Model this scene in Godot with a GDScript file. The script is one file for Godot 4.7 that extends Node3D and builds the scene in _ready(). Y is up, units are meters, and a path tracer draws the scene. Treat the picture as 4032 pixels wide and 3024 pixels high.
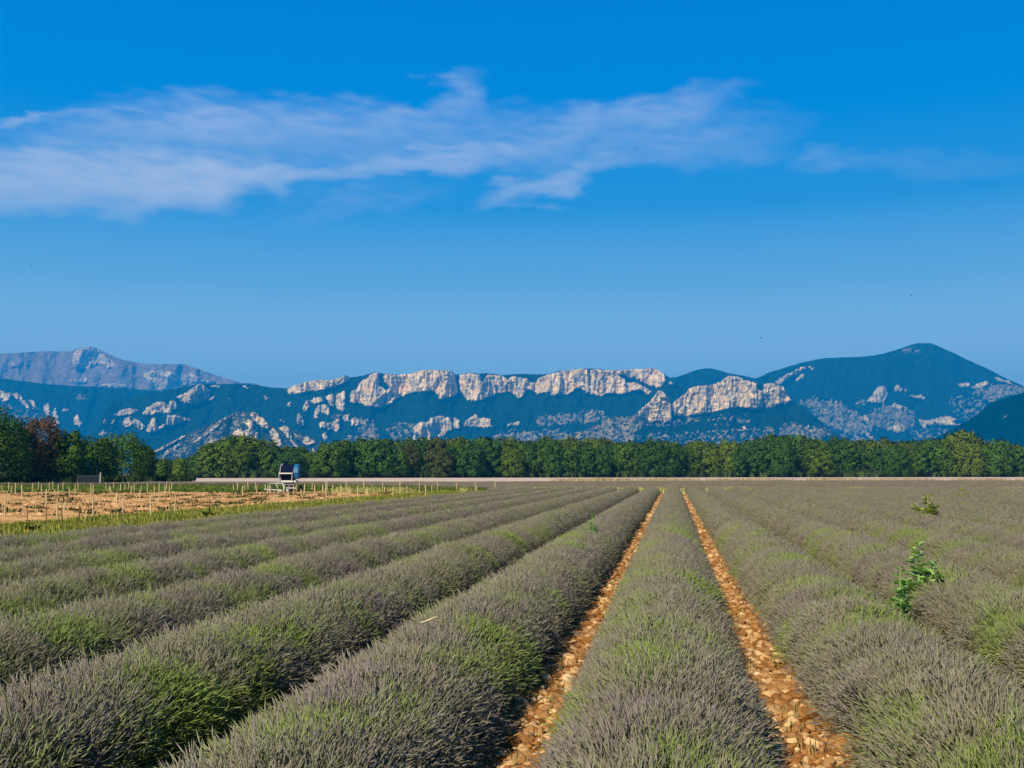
extends Node3D

# Lavender rows running towards a wooded edge and limestone mountains.
# y is up, metres; the viewer stands at the origin looking along -z.

const EYE := Vector3(0, 1.9, 0)
const FOCAL := 4375.0          # focal length, in pixels of the 4032 x 3024 photograph
const PITCH := 4.561           # degrees the camera looks up
const ROW_TURN := 8.27         # degrees the rows lead off to the right
const PITCH_U := 1.785         # metres from row to row
const ROW_U0 := -0.095         # the row between the two stony paths
const ROW_END := 98.0

var ray_up := Vector3.ZERO
var ray_fwd := Vector3.ZERO
var row_dir := Vector3.ZERO
var row_side := Vector3.ZERO
var noise_a := FastNoiseLite.new()
var noise_b := FastNoiseLite.new()
var noise_c := FastNoiseLite.new()
var noise_r := FastNoiseLite.new()
var taken := {}
var rng := RandomNumberGenerator.new()


# ------------------------------------------------------------------ helpers

func numbered(called: String) -> String:
	var n: int = taken.get(called, 0)
	taken[called] = n + 1
	return called if n == 0 else "%s_%03d" % [called, n]


func tag(o: Node3D, label: String, category := "", group := "", kind := "") -> void:
	if label: o.set_meta("label", label)
	if category: o.set_meta("category", category)
	if group: o.set_meta("group", group)
	if kind: o.set_meta("kind", kind)


func base(called: String, at: Vector3, turn := 0.0) -> Node3D:
	var o := Node3D.new()
	o.name = numbered(called)
	add_child(o)
	o.position = at
	o.rotation.y = turn
	return o


func put(called: String, mesh: Mesh, mat: Material, parent: Node3D = self) -> MeshInstance3D:
	var o := MeshInstance3D.new()
	o.name = numbered(called) if parent == self else called
	o.mesh = mesh
	o.material_override = mat
	parent.add_child(o, true)
	return o


func paint(albedo: Color, rough := 0.9, spec := 0.25) -> StandardMaterial3D:
	var m := StandardMaterial3D.new()
	m.albedo_color = albedo.linear_to_srgb()
	m.roughness = rough
	m.metallic_specular = spec
	return m


func vpaint(rough := 0.95, spec := 0.15) -> StandardMaterial3D:
	var m := paint(Color(1, 1, 1), rough, spec)
	m.vertex_color_use_as_albedo = true
	return m


class Geo:
	var v := PackedVector3Array()
	var n := PackedVector3Array()
	var c := PackedColorArray()
	var i := PackedInt32Array()

	func add(p: Vector3, nn: Vector3, col: Color) -> int:
		v.append(p)
		n.append(nn)
		c.append(col)
		return v.size() - 1

	func tri(a: int, b: int, d: int) -> void:
		# front faces run clockwise: keep the given normals on the front
		var g := (v[b] - v[a]).cross(v[d] - v[a])
		if g.dot(n[a] + n[b] + n[d]) > 0.0:
			i.append_array(PackedInt32Array([a, d, b]))
		else:
			i.append_array(PackedInt32Array([a, b, d]))

	func quad(a: int, b: int, d: int, e: int) -> void:
		tri(a, b, d)
		tri(a, d, e)

	func flat(p: Vector3, q: Vector3, r: Vector3, s: Vector3, nn: Vector3, col: Color) -> void:
		quad(add(p, nn, col), add(q, nn, col), add(r, nn, col), add(s, nn, col))

	func box(lo: Vector3, hi: Vector3, col := Color.WHITE, xf := Transform3D()) -> void:
		for ax in 3:
			for sg in [0, 1]:
				var nn := Vector3.ZERO
				nn[ax] = 1.0 if sg else -1.0
				var p := [lo, lo, lo, lo]
				var u := (ax + 1) % 3
				var w := (ax + 2) % 3
				var at := hi[ax] if sg else lo[ax]
				for k in 4:
					var q := Vector3.ZERO
					q[ax] = at
					q[u] = hi[u] if k in [1, 2] else lo[u]
					q[w] = hi[w] if k in [2, 3] else lo[w]
					p[k] = xf * q
				flat(p[0], p[1], p[2], p[3], (xf.basis * nn).normalized(), col)

	func tube(pts: Array, radii: Array, sides := 6, col := Color.WHITE, capped := true) -> void:
		var rings := []
		for k in pts.size():
			var d: Vector3 = (pts[mini(k + 1, pts.size() - 1)] - pts[maxi(k - 1, 0)]).normalized()
			var x := d.cross(Vector3(0.31, 0.17, 0.93)).normalized()
			if x.length() < 0.1:
				x = d.cross(Vector3.RIGHT).normalized()
			var y := d.cross(x).normalized()
			var ring := []
			for s in sides:
				var an := TAU * s / sides
				var nn := x * cos(an) + y * sin(an)
				ring.append(add(pts[k] + nn * float(radii[k]), nn, col))
			rings.append(ring)
		for k in pts.size() - 1:
			for s in sides:
				var t := (s + 1) % sides
				quad(rings[k][s], rings[k][t], rings[k + 1][t], rings[k + 1][s])
		if capped:
			for e in [0, pts.size() - 1]:
				var d2: Vector3 = (pts[e] - pts[1 if e == 0 else e - 1]).normalized()
				var m := add(pts[e], d2, col)
				var ids := []
				for s in sides:
					ids.append(add(v[rings[e][s]], d2, col))
				for s in sides:
					tri(m, ids[s], ids[(s + 1) % sides])

	func mesh() -> ArrayMesh:
		var a := []
		a.resize(Mesh.ARRAY_MAX)
		a[Mesh.ARRAY_VERTEX] = v
		a[Mesh.ARRAY_NORMAL] = n
		a[Mesh.ARRAY_COLOR] = c
		a[Mesh.ARRAY_INDEX] = i
		var m := ArrayMesh.new()
		m.add_surface_from_arrays(Mesh.PRIMITIVE_TRIANGLES, a)
		return m


func scatter(called: String, mesh: Mesh, mat: Material, where: Array, tint: Array, parent: Node3D = self) -> MultiMeshInstance3D:
	var mm := MultiMesh.new()
	mm.transform_format = MultiMesh.TRANSFORM_3D
	mm.use_colors = true
	mm.mesh = mesh
	mm.instance_count = where.size()
	for k in where.size():
		mm.set_instance_transform(k, where[k])
		mm.set_instance_color(k, tint[k])
	var o := MultiMeshInstance3D.new()
	o.name = numbered(called) if parent == self else called
	o.multimesh = mm
	o.material_override = mat
	o.set_meta("kind", "stuff")
	parent.add_child(o, true)
	return o


func ray(px: float, py: float) -> Vector3:
	return ray_fwd + Vector3.RIGHT * ((px - 2016.0) / FOCAL) + ray_up * ((1512.0 - py) / FOCAL)


func far_point(px: float, py: float, depth: float) -> Vector3:
	var r := ray(px, py)
	return EYE + r * (depth / -r.z)


func ground_point(px: float, py: float) -> Vector3:
	var r := ray(px, py)
	return EYE + r * (EYE.y / -r.y)


func row_point(u: float, s: float, y := 0.0) -> Vector3:
	return row_side * u + row_dir * s + Vector3.UP * y


func in_view(p: Vector3, margin := 0.22) -> bool:
	return -p.z > 2.5 and absf(p.x) < -p.z * (0.47 + margin) + 1.0


func mixc(a: Color, b: Color, t: float) -> Color:
	return a.lerp(b, clampf(t, 0.0, 1.0))


func ordinal(k: int) -> String:
	var words := ["first", "second", "third", "fourth", "fifth", "sixth", "seventh", "eighth", "ninth", "tenth", "eleventh", "twelfth"]
	if k <= 12:
		return words[k - 1]
	var end := "th"
	if k % 10 == 1 and k % 100 != 11: end = "st"
	elif k % 10 == 2 and k % 100 != 12: end = "nd"
	elif k % 10 == 3 and k % 100 != 13: end = "rd"
	return str(k) + end


# ------------------------------------------------------------------ ready

func _ready() -> void:
	var pt := deg_to_rad(PITCH)
	ray_fwd = Vector3(0, sin(pt), -cos(pt))
	ray_up = Vector3(0, cos(pt), sin(pt))
	var rt := deg_to_rad(ROW_TURN)
	row_dir = Vector3(sin(rt), 0, -cos(rt))
	row_side = Vector3(cos(rt), 0, sin(rt))
	rng.seed = 20240711
	noise_a.seed = 11
	noise_a.frequency = 1.0
	noise_a.fractal_octaves = 3
	noise_b.seed = 57
	noise_b.frequency = 1.0
	noise_b.fractal_octaves = 4
	noise_c.seed = 91
	noise_c.frequency = 1.0
	noise_c.fractal_octaves = 2
	noise_r.seed = 23
	noise_r.frequency = 1.0
	noise_r.fractal_type = FastNoiseLite.FRACTAL_RIDGED
	noise_r.fractal_octaves = 3

	var cam := Camera3D.new()
	cam.name = "camera"
	add_child(cam)
	cam.position = EYE
	cam.rotation_degrees = Vector3(PITCH, 0, 0)
	cam.fov = rad_to_deg(2.0 * atan(1512.0 / FOCAL))
	cam.near = 0.1
	cam.far = 60000.0
	cam.current = true

	var env := Environment.new()
	env.background_mode = Environment.BG_SKY
	var sky := Sky.new()
	var pano := PanoramaSkyMaterial.new()
	pano.panorama = sky_picture()
	sky.sky_material = pano
	env.sky = sky
	env.tonemap_mode = Environment.TONE_MAPPER_LINEAR
	env.tonemap_exposure = 1.7
	env.sdfgi_enabled = true
	env.ssao_enabled = true
	env.ssil_enabled = true
	env.fog_enabled = true
	env.fog_density = 0.000115
	env.fog_light_color = Color(0.05, 0.65, 1.0)
	var we := WorldEnvironment.new()
	we.name = "environment"
	we.environment = env
	add_child(we)

	var sun := DirectionalLight3D.new()
	sun.name = "sun"
	sun.light_energy = 1.6
	sun.light_color = Color(1.0, 0.92, 0.79)
	sun.light_angular_distance = 0.5
	sun.shadow_enabled = true
	add_child(sun)
	sun.look_at_from_position(Vector3(-0.43, 0.63, 0.68), Vector3.ZERO)

	build_mountains()
	build_ground()
	build_woods()
	build_lavender()
	build_plot()
	build_gate()
	build_reel()
	build_weeds()
	build_birds()


# ------------------------------------------------------------------ sky

func sky_picture() -> ImageTexture:
	var w := 4096
	var h := 2048
	var im := Image.create(w, h, false, Image.FORMAT_RGBF)
	# colour of the clear air by elevation in degrees
	var stops := [[0.0, Color(0.720, 1.000, 1.000)], [3.0, Color(0.660, 0.930, 0.960)], [6.0, Color(0.420, 0.640, 0.740)], [9.5, Color(0.160, 0.375, 0.575)],
		[13.5, Color(0.022, 0.215, 0.490)], [18.0, Color(0.0, 0.165, 0.475)], [24.0, Color(0.0, 0.124, 0.430)], [40.0, Color(0.0, 0.070, 0.270)], [90.0, Color(0.0, 0.040, 0.180)]]
	var lobes := [  # x, y, half length, half height, tilt in degrees, weight; in pixels of a 2212 wide view
		[150, 395, 400, 64, -1, 1.15], [430, 392, 240, 40, -4, 0.55], [690, 375, 330, 26, -6, 0.42], [560, 262, 300, 46, 2, 0.36], [250, 320, 330, 60, -6, 0.36],
		[960, 212, 85, 30, -22, 0.36], [900, 300, 330, 60, -4, 0.30], [1000, 345, 220, 26, -5, 0.36], [1370, 252, 210, 40, -13, 0.42], [1190, 398, 140, 30, -15, 0.66], [1520, 300, 190, 56, -6, 0.17],
		[1300, 330, 300, 36, -4, 0.19], [1770, 345, 70, 22, -8, 0.11], [1960, 350, 260, 24, 2, 0.09], [60, 268, 95, 9, -5, 0.55], [215, 250, 45, 7, -5, 0.22], [760, 440, 160, 32, -10, 0.14], [380, 265, 200, 20, -5, 0.20]]
	for row in h:
		var el := 90.0 - (row + 0.5) / h * 180.0
		var air: Color = stops[0][1]
		if el <= 0.0:
			air = Color(0.07, 0.09, 0.09)
		else:
			for k in stops.size() - 1:
				if el >= stops[k][0]:
					air = stops[k][1].lerp(stops[k + 1][1], clampf((el - stops[k][0]) / (stops[k + 1][0] - stops[k][0]), 0, 1))
		im.fill_rect(Rect2i(0, row, w, 1), air)
		if el < 6.0 or el > 24.0:
			continue
		var er := deg_to_rad(el)
		for col in w:
			var az := (col + 0.5) / w * TAU
			if az > PI: az -= TAU
			var dens := 0.0
			var dir := Vector3(sin(az) * cos(er), sin(er), -cos(az) * cos(er))
			var wob := noise_b.get_noise_2d(az * 9.0, el * 0.42)
			var fine := noise_b.get_noise_2d(az * 24.0 + 9.0 + el * 0.25, el * 1.9 + 4.0)
			if absf(az) < 0.75:
				var t := dir.dot(ray_fwd)
				var x := 1106.0 + dir.x / t * 2400.0
				var y := 829.5 - dir.dot(ray_up) / t * 2400.0
				for l in lobes:
					var dx: float = x - l[0] + wob * 75.0
					if absf(dx) > l[2] * 1.7:
						continue
					var dy: float = y - l[1] + wob * 30.0 + fine * 16.0
					var ca := cos(deg_to_rad(l[4]))
					var sa := sin(deg_to_rad(l[4]))
					var ex: float = (dx * ca + dy * sa) / l[2]
					var ey: float = (-dx * sa + dy * ca) / l[3]
					if ey > 0.0: ey *= 1.12     # flatter, sharper undersides
					var q := ex * ex + ey * ey
					if q < 2.2:
						dens += float(l[5]) * pow(maxf(0.0, 1.0 - q / 2.2), 1.5) * 1.15
				dens *= 0.98 + 0.55 * fine
			var rest := smoothstep(0.55, 0.9, absf(az))
			if rest > 0.0:
				dens += rest * 0.6 * maxf(0.0, wob * 1.8 + fine * 0.7 - 0.12) * smoothstep(6.0, 10.0, el) * smoothstep(24.0, 17.0, el)
			dens = 1.0 - exp(-maxf(0.0, dens) * 1.0)
			if dens > 0.003:
				im.set_pixel(col, row, air.lerp(Color(0.420, 0.460, 0.555), dens * 0.90))
	return ImageTexture.create_from_image(im)


# ------------------------------------------------------------------ mountains

const Z1 := [0.0, 1350.0, 3.16]
const Z2 := [600.0, 1480.0, 3.16]
const Z3 := [1100.0, 1430.0, 3.16]
const Z4 := [1700.0, 1430.0, 3.16]
const Z5 := [2300.0, 1430.0, 3.16]
const Z6 := [2900.0, 1330.0, 3.16]
const Z7 := [3400.0, 1330.0, 3.5]


func trace(z: Array, xy: Array) -> PackedVector2Array:
	var out := PackedVector2Array()
	for k in xy.size() / 2:
		out.append(Vector2(z[0] + xy[k * 2] / z[2], z[1] + xy[k * 2 + 1] / z[2]))
	return out


func along(line: PackedVector2Array, x: float) -> float:
	if x <= line[0].x: return line[0].y
	for k in line.size() - 1:
		if x <= line[k + 1].x:
			var t := (x - line[k].x) / maxf(0.01, line[k + 1].x - line[k].x)
			return lerpf(line[k].y, line[k + 1].y, t)
	return line[line.size() - 1].y


# rocks: [traced outline, "cliff" | "rock" | "scree", colour warmth 0..1, label]
func massif(called: String, label: String, crest: PackedVector2Array, step: float, rows: int, low: float, foot: float, green: Color, gentle: float, jag: float, rocks: Array) -> void:
	var x0 := crest[0].x
	var cols := int((crest[crest.size() - 1].x - x0) / step) + 1
	var count := cols * rows
	var py := PackedFloat32Array()
	var depth := PackedFloat32Array()
	var soft := PackedFloat32Array()
	var mask := PackedInt32Array()
	py.resize(count)
	depth.resize(count)
	soft.resize(count)
	mask.resize(count)
	mask.fill(-1)
	var metre := foot / FOCAL
	for c in cols:
		var x := x0 + c * step
		var top := along(crest, x) + jag * (noise_a.get_noise_2d(x * 0.055, 3.0) * 5.0 + noise_a.get_noise_2d(x * 0.16, 9.0) * 2.5)
		for r in rows:
			var t := (r - 3.0) / (rows - 4.0)
			py[c * rows + r] = lerpf(low, top, t) if r >= 3 else lerpf(1872.0, low, r / 3.0)
	for k in rocks.size():
		var poly: PackedVector2Array = rocks[k][0]
		var lo := poly[0]
		var hi := poly[0]
		for p in poly:
			lo = lo.min(p)
			hi = hi.max(p)
		var rough := 5.0 if rocks[k][1] == "cliff" else 20.0 if rocks[k][1] == "scree" else 8.0
		for c in range(maxi(0, int((lo.x - x0) / step) - 3), mini(cols, int((hi.x - x0) / step) + 4)):
			var x := x0 + c * step
			for r in rows:
				var y := py[c * rows + r]
				if y < lo.y - 14 or y > hi.y + 14:
					continue
				var q := Vector2(x + noise_a.get_noise_2d(x * 0.07, y * 0.07) * rough, y + noise_a.get_noise_2d(x * 0.07 + 50, y * 0.07) * rough)
				if not Geometry2D.is_point_in_polygon(q, poly):
					continue
				if rocks[k][1] == "scree":
					if noise_b.get_noise_2d(x * 0.04, y * 0.055) * 0.8 + 0.8 * noise_a.get_noise_2d(x * 0.15, y * 0.17) < rocks[k][4]:
						continue
				elif rocks[k][1] == "rock" and noise_b.get_noise_2d(x * 0.09, y * 0.09) > 0.42:
					continue
				mask[c * rows + r] = k
				soft[c * rows + r] = 0.35 if rocks[k][1] == "scree" else 1.0
	soft = smoothed(soft, cols, rows, 1)
	var wide := smoothed(soft, cols, rows, 2)
	for c in cols:
		var d := foot
		for r in rows:
			var id := c * rows + r
			if r > 0:
				var rise := (py[id - 1] - py[id]) * d / FOCAL
				d += rise * lerpf(gentle, 0.22, clampf(wide[id] * 1.2, 0, 1))
			depth[id] = d
	for k in 5:
		depth = smoothed_across(depth, cols, rows, 5)
	var pts := PackedVector3Array()
	pts.resize(count)
	for c in cols:
		var x := x0 + c * step
		for r in rows:
			var id := c * rows + r
			var y := py[id]
			var w := clampf(soft[id], 0, 1)
			var d := depth[id]
			var lean := x + (y - 1600.0) * 0.18
			d += noise_a.get_noise_2d(lean * 0.0085, y * 0.004) * 58.0 * metre * gentle * 0.6 + noise_a.get_noise_2d(lean * 0.024, y * 0.016 + 20.0) * 15.0 * metre * (1.0 - w)
			d += noise_c.get_noise_2d(x * 0.055, y * 0.075) * 7.0 * metre * (1.0 - w)
			d += noise_c.get_noise_2d(x * 0.16, y * 0.2) * 4.0 * metre * (1.0 - w)
			if w > 0.0:
				var flute := noise_r.get_noise_2d(x * 0.0105, y * 0.0026 + 7.0) * 20.0 + noise_r.get_noise_2d(x * 0.034 + 31.0, y * 0.006) * 17.0
				flute += noise_a.get_noise_2d(x * 0.05, y * 0.05) * 8.0 + noise_b.get_noise_2d(x * 0.13, y * 0.12) * 5.5
				flute += noise_r.get_noise_2d(x * 0.008, y * 0.05) * 4.0
				d -= w * metre * (11.0 + flute)
			pts[id] = far_point(x, y, d)
	# normals of the whole relief, then one mesh for the slopes and one for each outcrop
	var nor := PackedVector3Array()
	nor.resize(count)
	for c in cols:
		for r in rows:
			var e := pts[mini(c + 1, cols - 1) * rows + r] - pts[maxi(c - 1, 0) * rows + r]
			var u := pts[c * rows + mini(r + 1, rows - 1)] - pts[c * rows + maxi(r - 1, 0)]
			nor[c * rows + r] = e.cross(u).normalized()
	var lists := []
	for k in rocks.size() + 1:
		lists.append([])
	for c in cols - 1:
		for r in rows - 1:
			var a := c * rows + r
			var q := [a, a + 1, a + rows + 1, a + rows]
			for half in [[q[0], q[1], q[2]], [q[0], q[2], q[3]]]:
				var m: int = mask[half[0]]
				if m != mask[half[1]] and mask[half[1]] == mask[half[2]]:
					m = mask[half[1]]
				elif m != mask[half[1]] and m != mask[half[2]]:
					m = -1
				lists[m + 1].append(half)
	var mat := vpaint(1.0, 0.05)
	var root: MeshInstance3D = null
	for k in lists.size():
		if lists[k].is_empty() and k > 0:
			continue
		var g := Geo.new()
		var ids := {}
		for t in lists[k]:
			var now := []
			for id in t:
				if not ids.has(id):
					var x: float = x0 + int(id / rows) * step
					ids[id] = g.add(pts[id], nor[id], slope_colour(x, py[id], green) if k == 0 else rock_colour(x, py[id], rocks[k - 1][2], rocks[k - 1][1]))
				now.append(ids[id])
			g.tri(now[0], now[1], now[2])
		if k == 0:
			# the far side, so that the ridge is a body and not a skin
			var back := []
			for c in cols:
				var p := pts[c * rows + rows - 1]
				var out := Vector3(p.x, 0, p.z).normalized()
				back.append([p, p + out * 350.0 - Vector3(0, minf(120.0, p.y * 0.3), 0), p + out * 1400.0 - Vector3(0, p.y + 5.0, 0)])
			for c in cols - 1:
				for s in 2:
					var nb: Vector3 = (Vector3(0, 0.8, -0.6)).normalized()
					g.flat(back[c][s], back[c + 1][s], back[c + 1][s + 1], back[c][s + 1], nb, green)
			root = put(called, g.mesh(), mat)
			tag(root, label, "mountain", "", "structure")
		else:
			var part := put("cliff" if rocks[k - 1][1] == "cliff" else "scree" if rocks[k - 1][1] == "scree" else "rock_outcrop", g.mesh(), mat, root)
			if rocks[k - 1].size() > 3 and rocks[k - 1][3] != "":
				part.set_meta("label", rocks[k - 1][3])


func slope_colour(x: float, y: float, green: Color) -> Color:
	var t := noise_b.get_noise_2d(x * 0.03, y * 0.04) * 0.5 + noise_c.get_noise_2d(x * 0.2, y * 0.2) * 0.5
	var k := 1.0 + 1.1 * t
	return Color(green.r * k, green.g * k, green.b * k)


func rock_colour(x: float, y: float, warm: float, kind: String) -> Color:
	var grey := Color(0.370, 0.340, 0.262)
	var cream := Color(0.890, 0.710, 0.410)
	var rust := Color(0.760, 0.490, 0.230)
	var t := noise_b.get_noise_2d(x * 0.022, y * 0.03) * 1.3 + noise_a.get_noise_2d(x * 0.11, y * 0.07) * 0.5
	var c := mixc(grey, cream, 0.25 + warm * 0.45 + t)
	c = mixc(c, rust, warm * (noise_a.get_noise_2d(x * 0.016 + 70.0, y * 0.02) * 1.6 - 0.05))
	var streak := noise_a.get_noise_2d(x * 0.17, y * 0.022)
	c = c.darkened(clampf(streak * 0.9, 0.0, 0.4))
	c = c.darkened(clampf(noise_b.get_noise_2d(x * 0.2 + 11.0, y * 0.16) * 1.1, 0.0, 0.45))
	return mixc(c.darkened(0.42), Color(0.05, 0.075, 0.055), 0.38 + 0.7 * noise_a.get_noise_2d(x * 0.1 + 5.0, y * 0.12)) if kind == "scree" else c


func smoothed(a: PackedFloat32Array, cols: int, rows: int, times: int) -> PackedFloat32Array:
	for k in times:
		var b := a.duplicate()
		for c in range(1, cols - 1):
			for r in range(1, rows - 1):
				var id := c * rows + r
				b[id] = a[id] * 0.4 + (a[id - 1] + a[id + 1] + a[id - rows] + a[id + rows]) * 0.15
		a = b
	return a


func smoothed_across(a: PackedFloat32Array, cols: int, rows: int, reach: int) -> PackedFloat32Array:
	var b := a.duplicate()
	for r in rows:
		var run := 0.0
		var n := 0
		for c in range(0, mini(reach, cols)):
			run += a[c * rows + r]
			n += 1
		for c in cols:
			if c + reach < cols:
				run += a[(c + reach) * rows + r]
				n += 1
			if c - reach - 1 >= 0:
				run -= a[(c - reach - 1) * rows + r]
				n -= 1
			b[c * rows + r] = run / n
	return b


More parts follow.
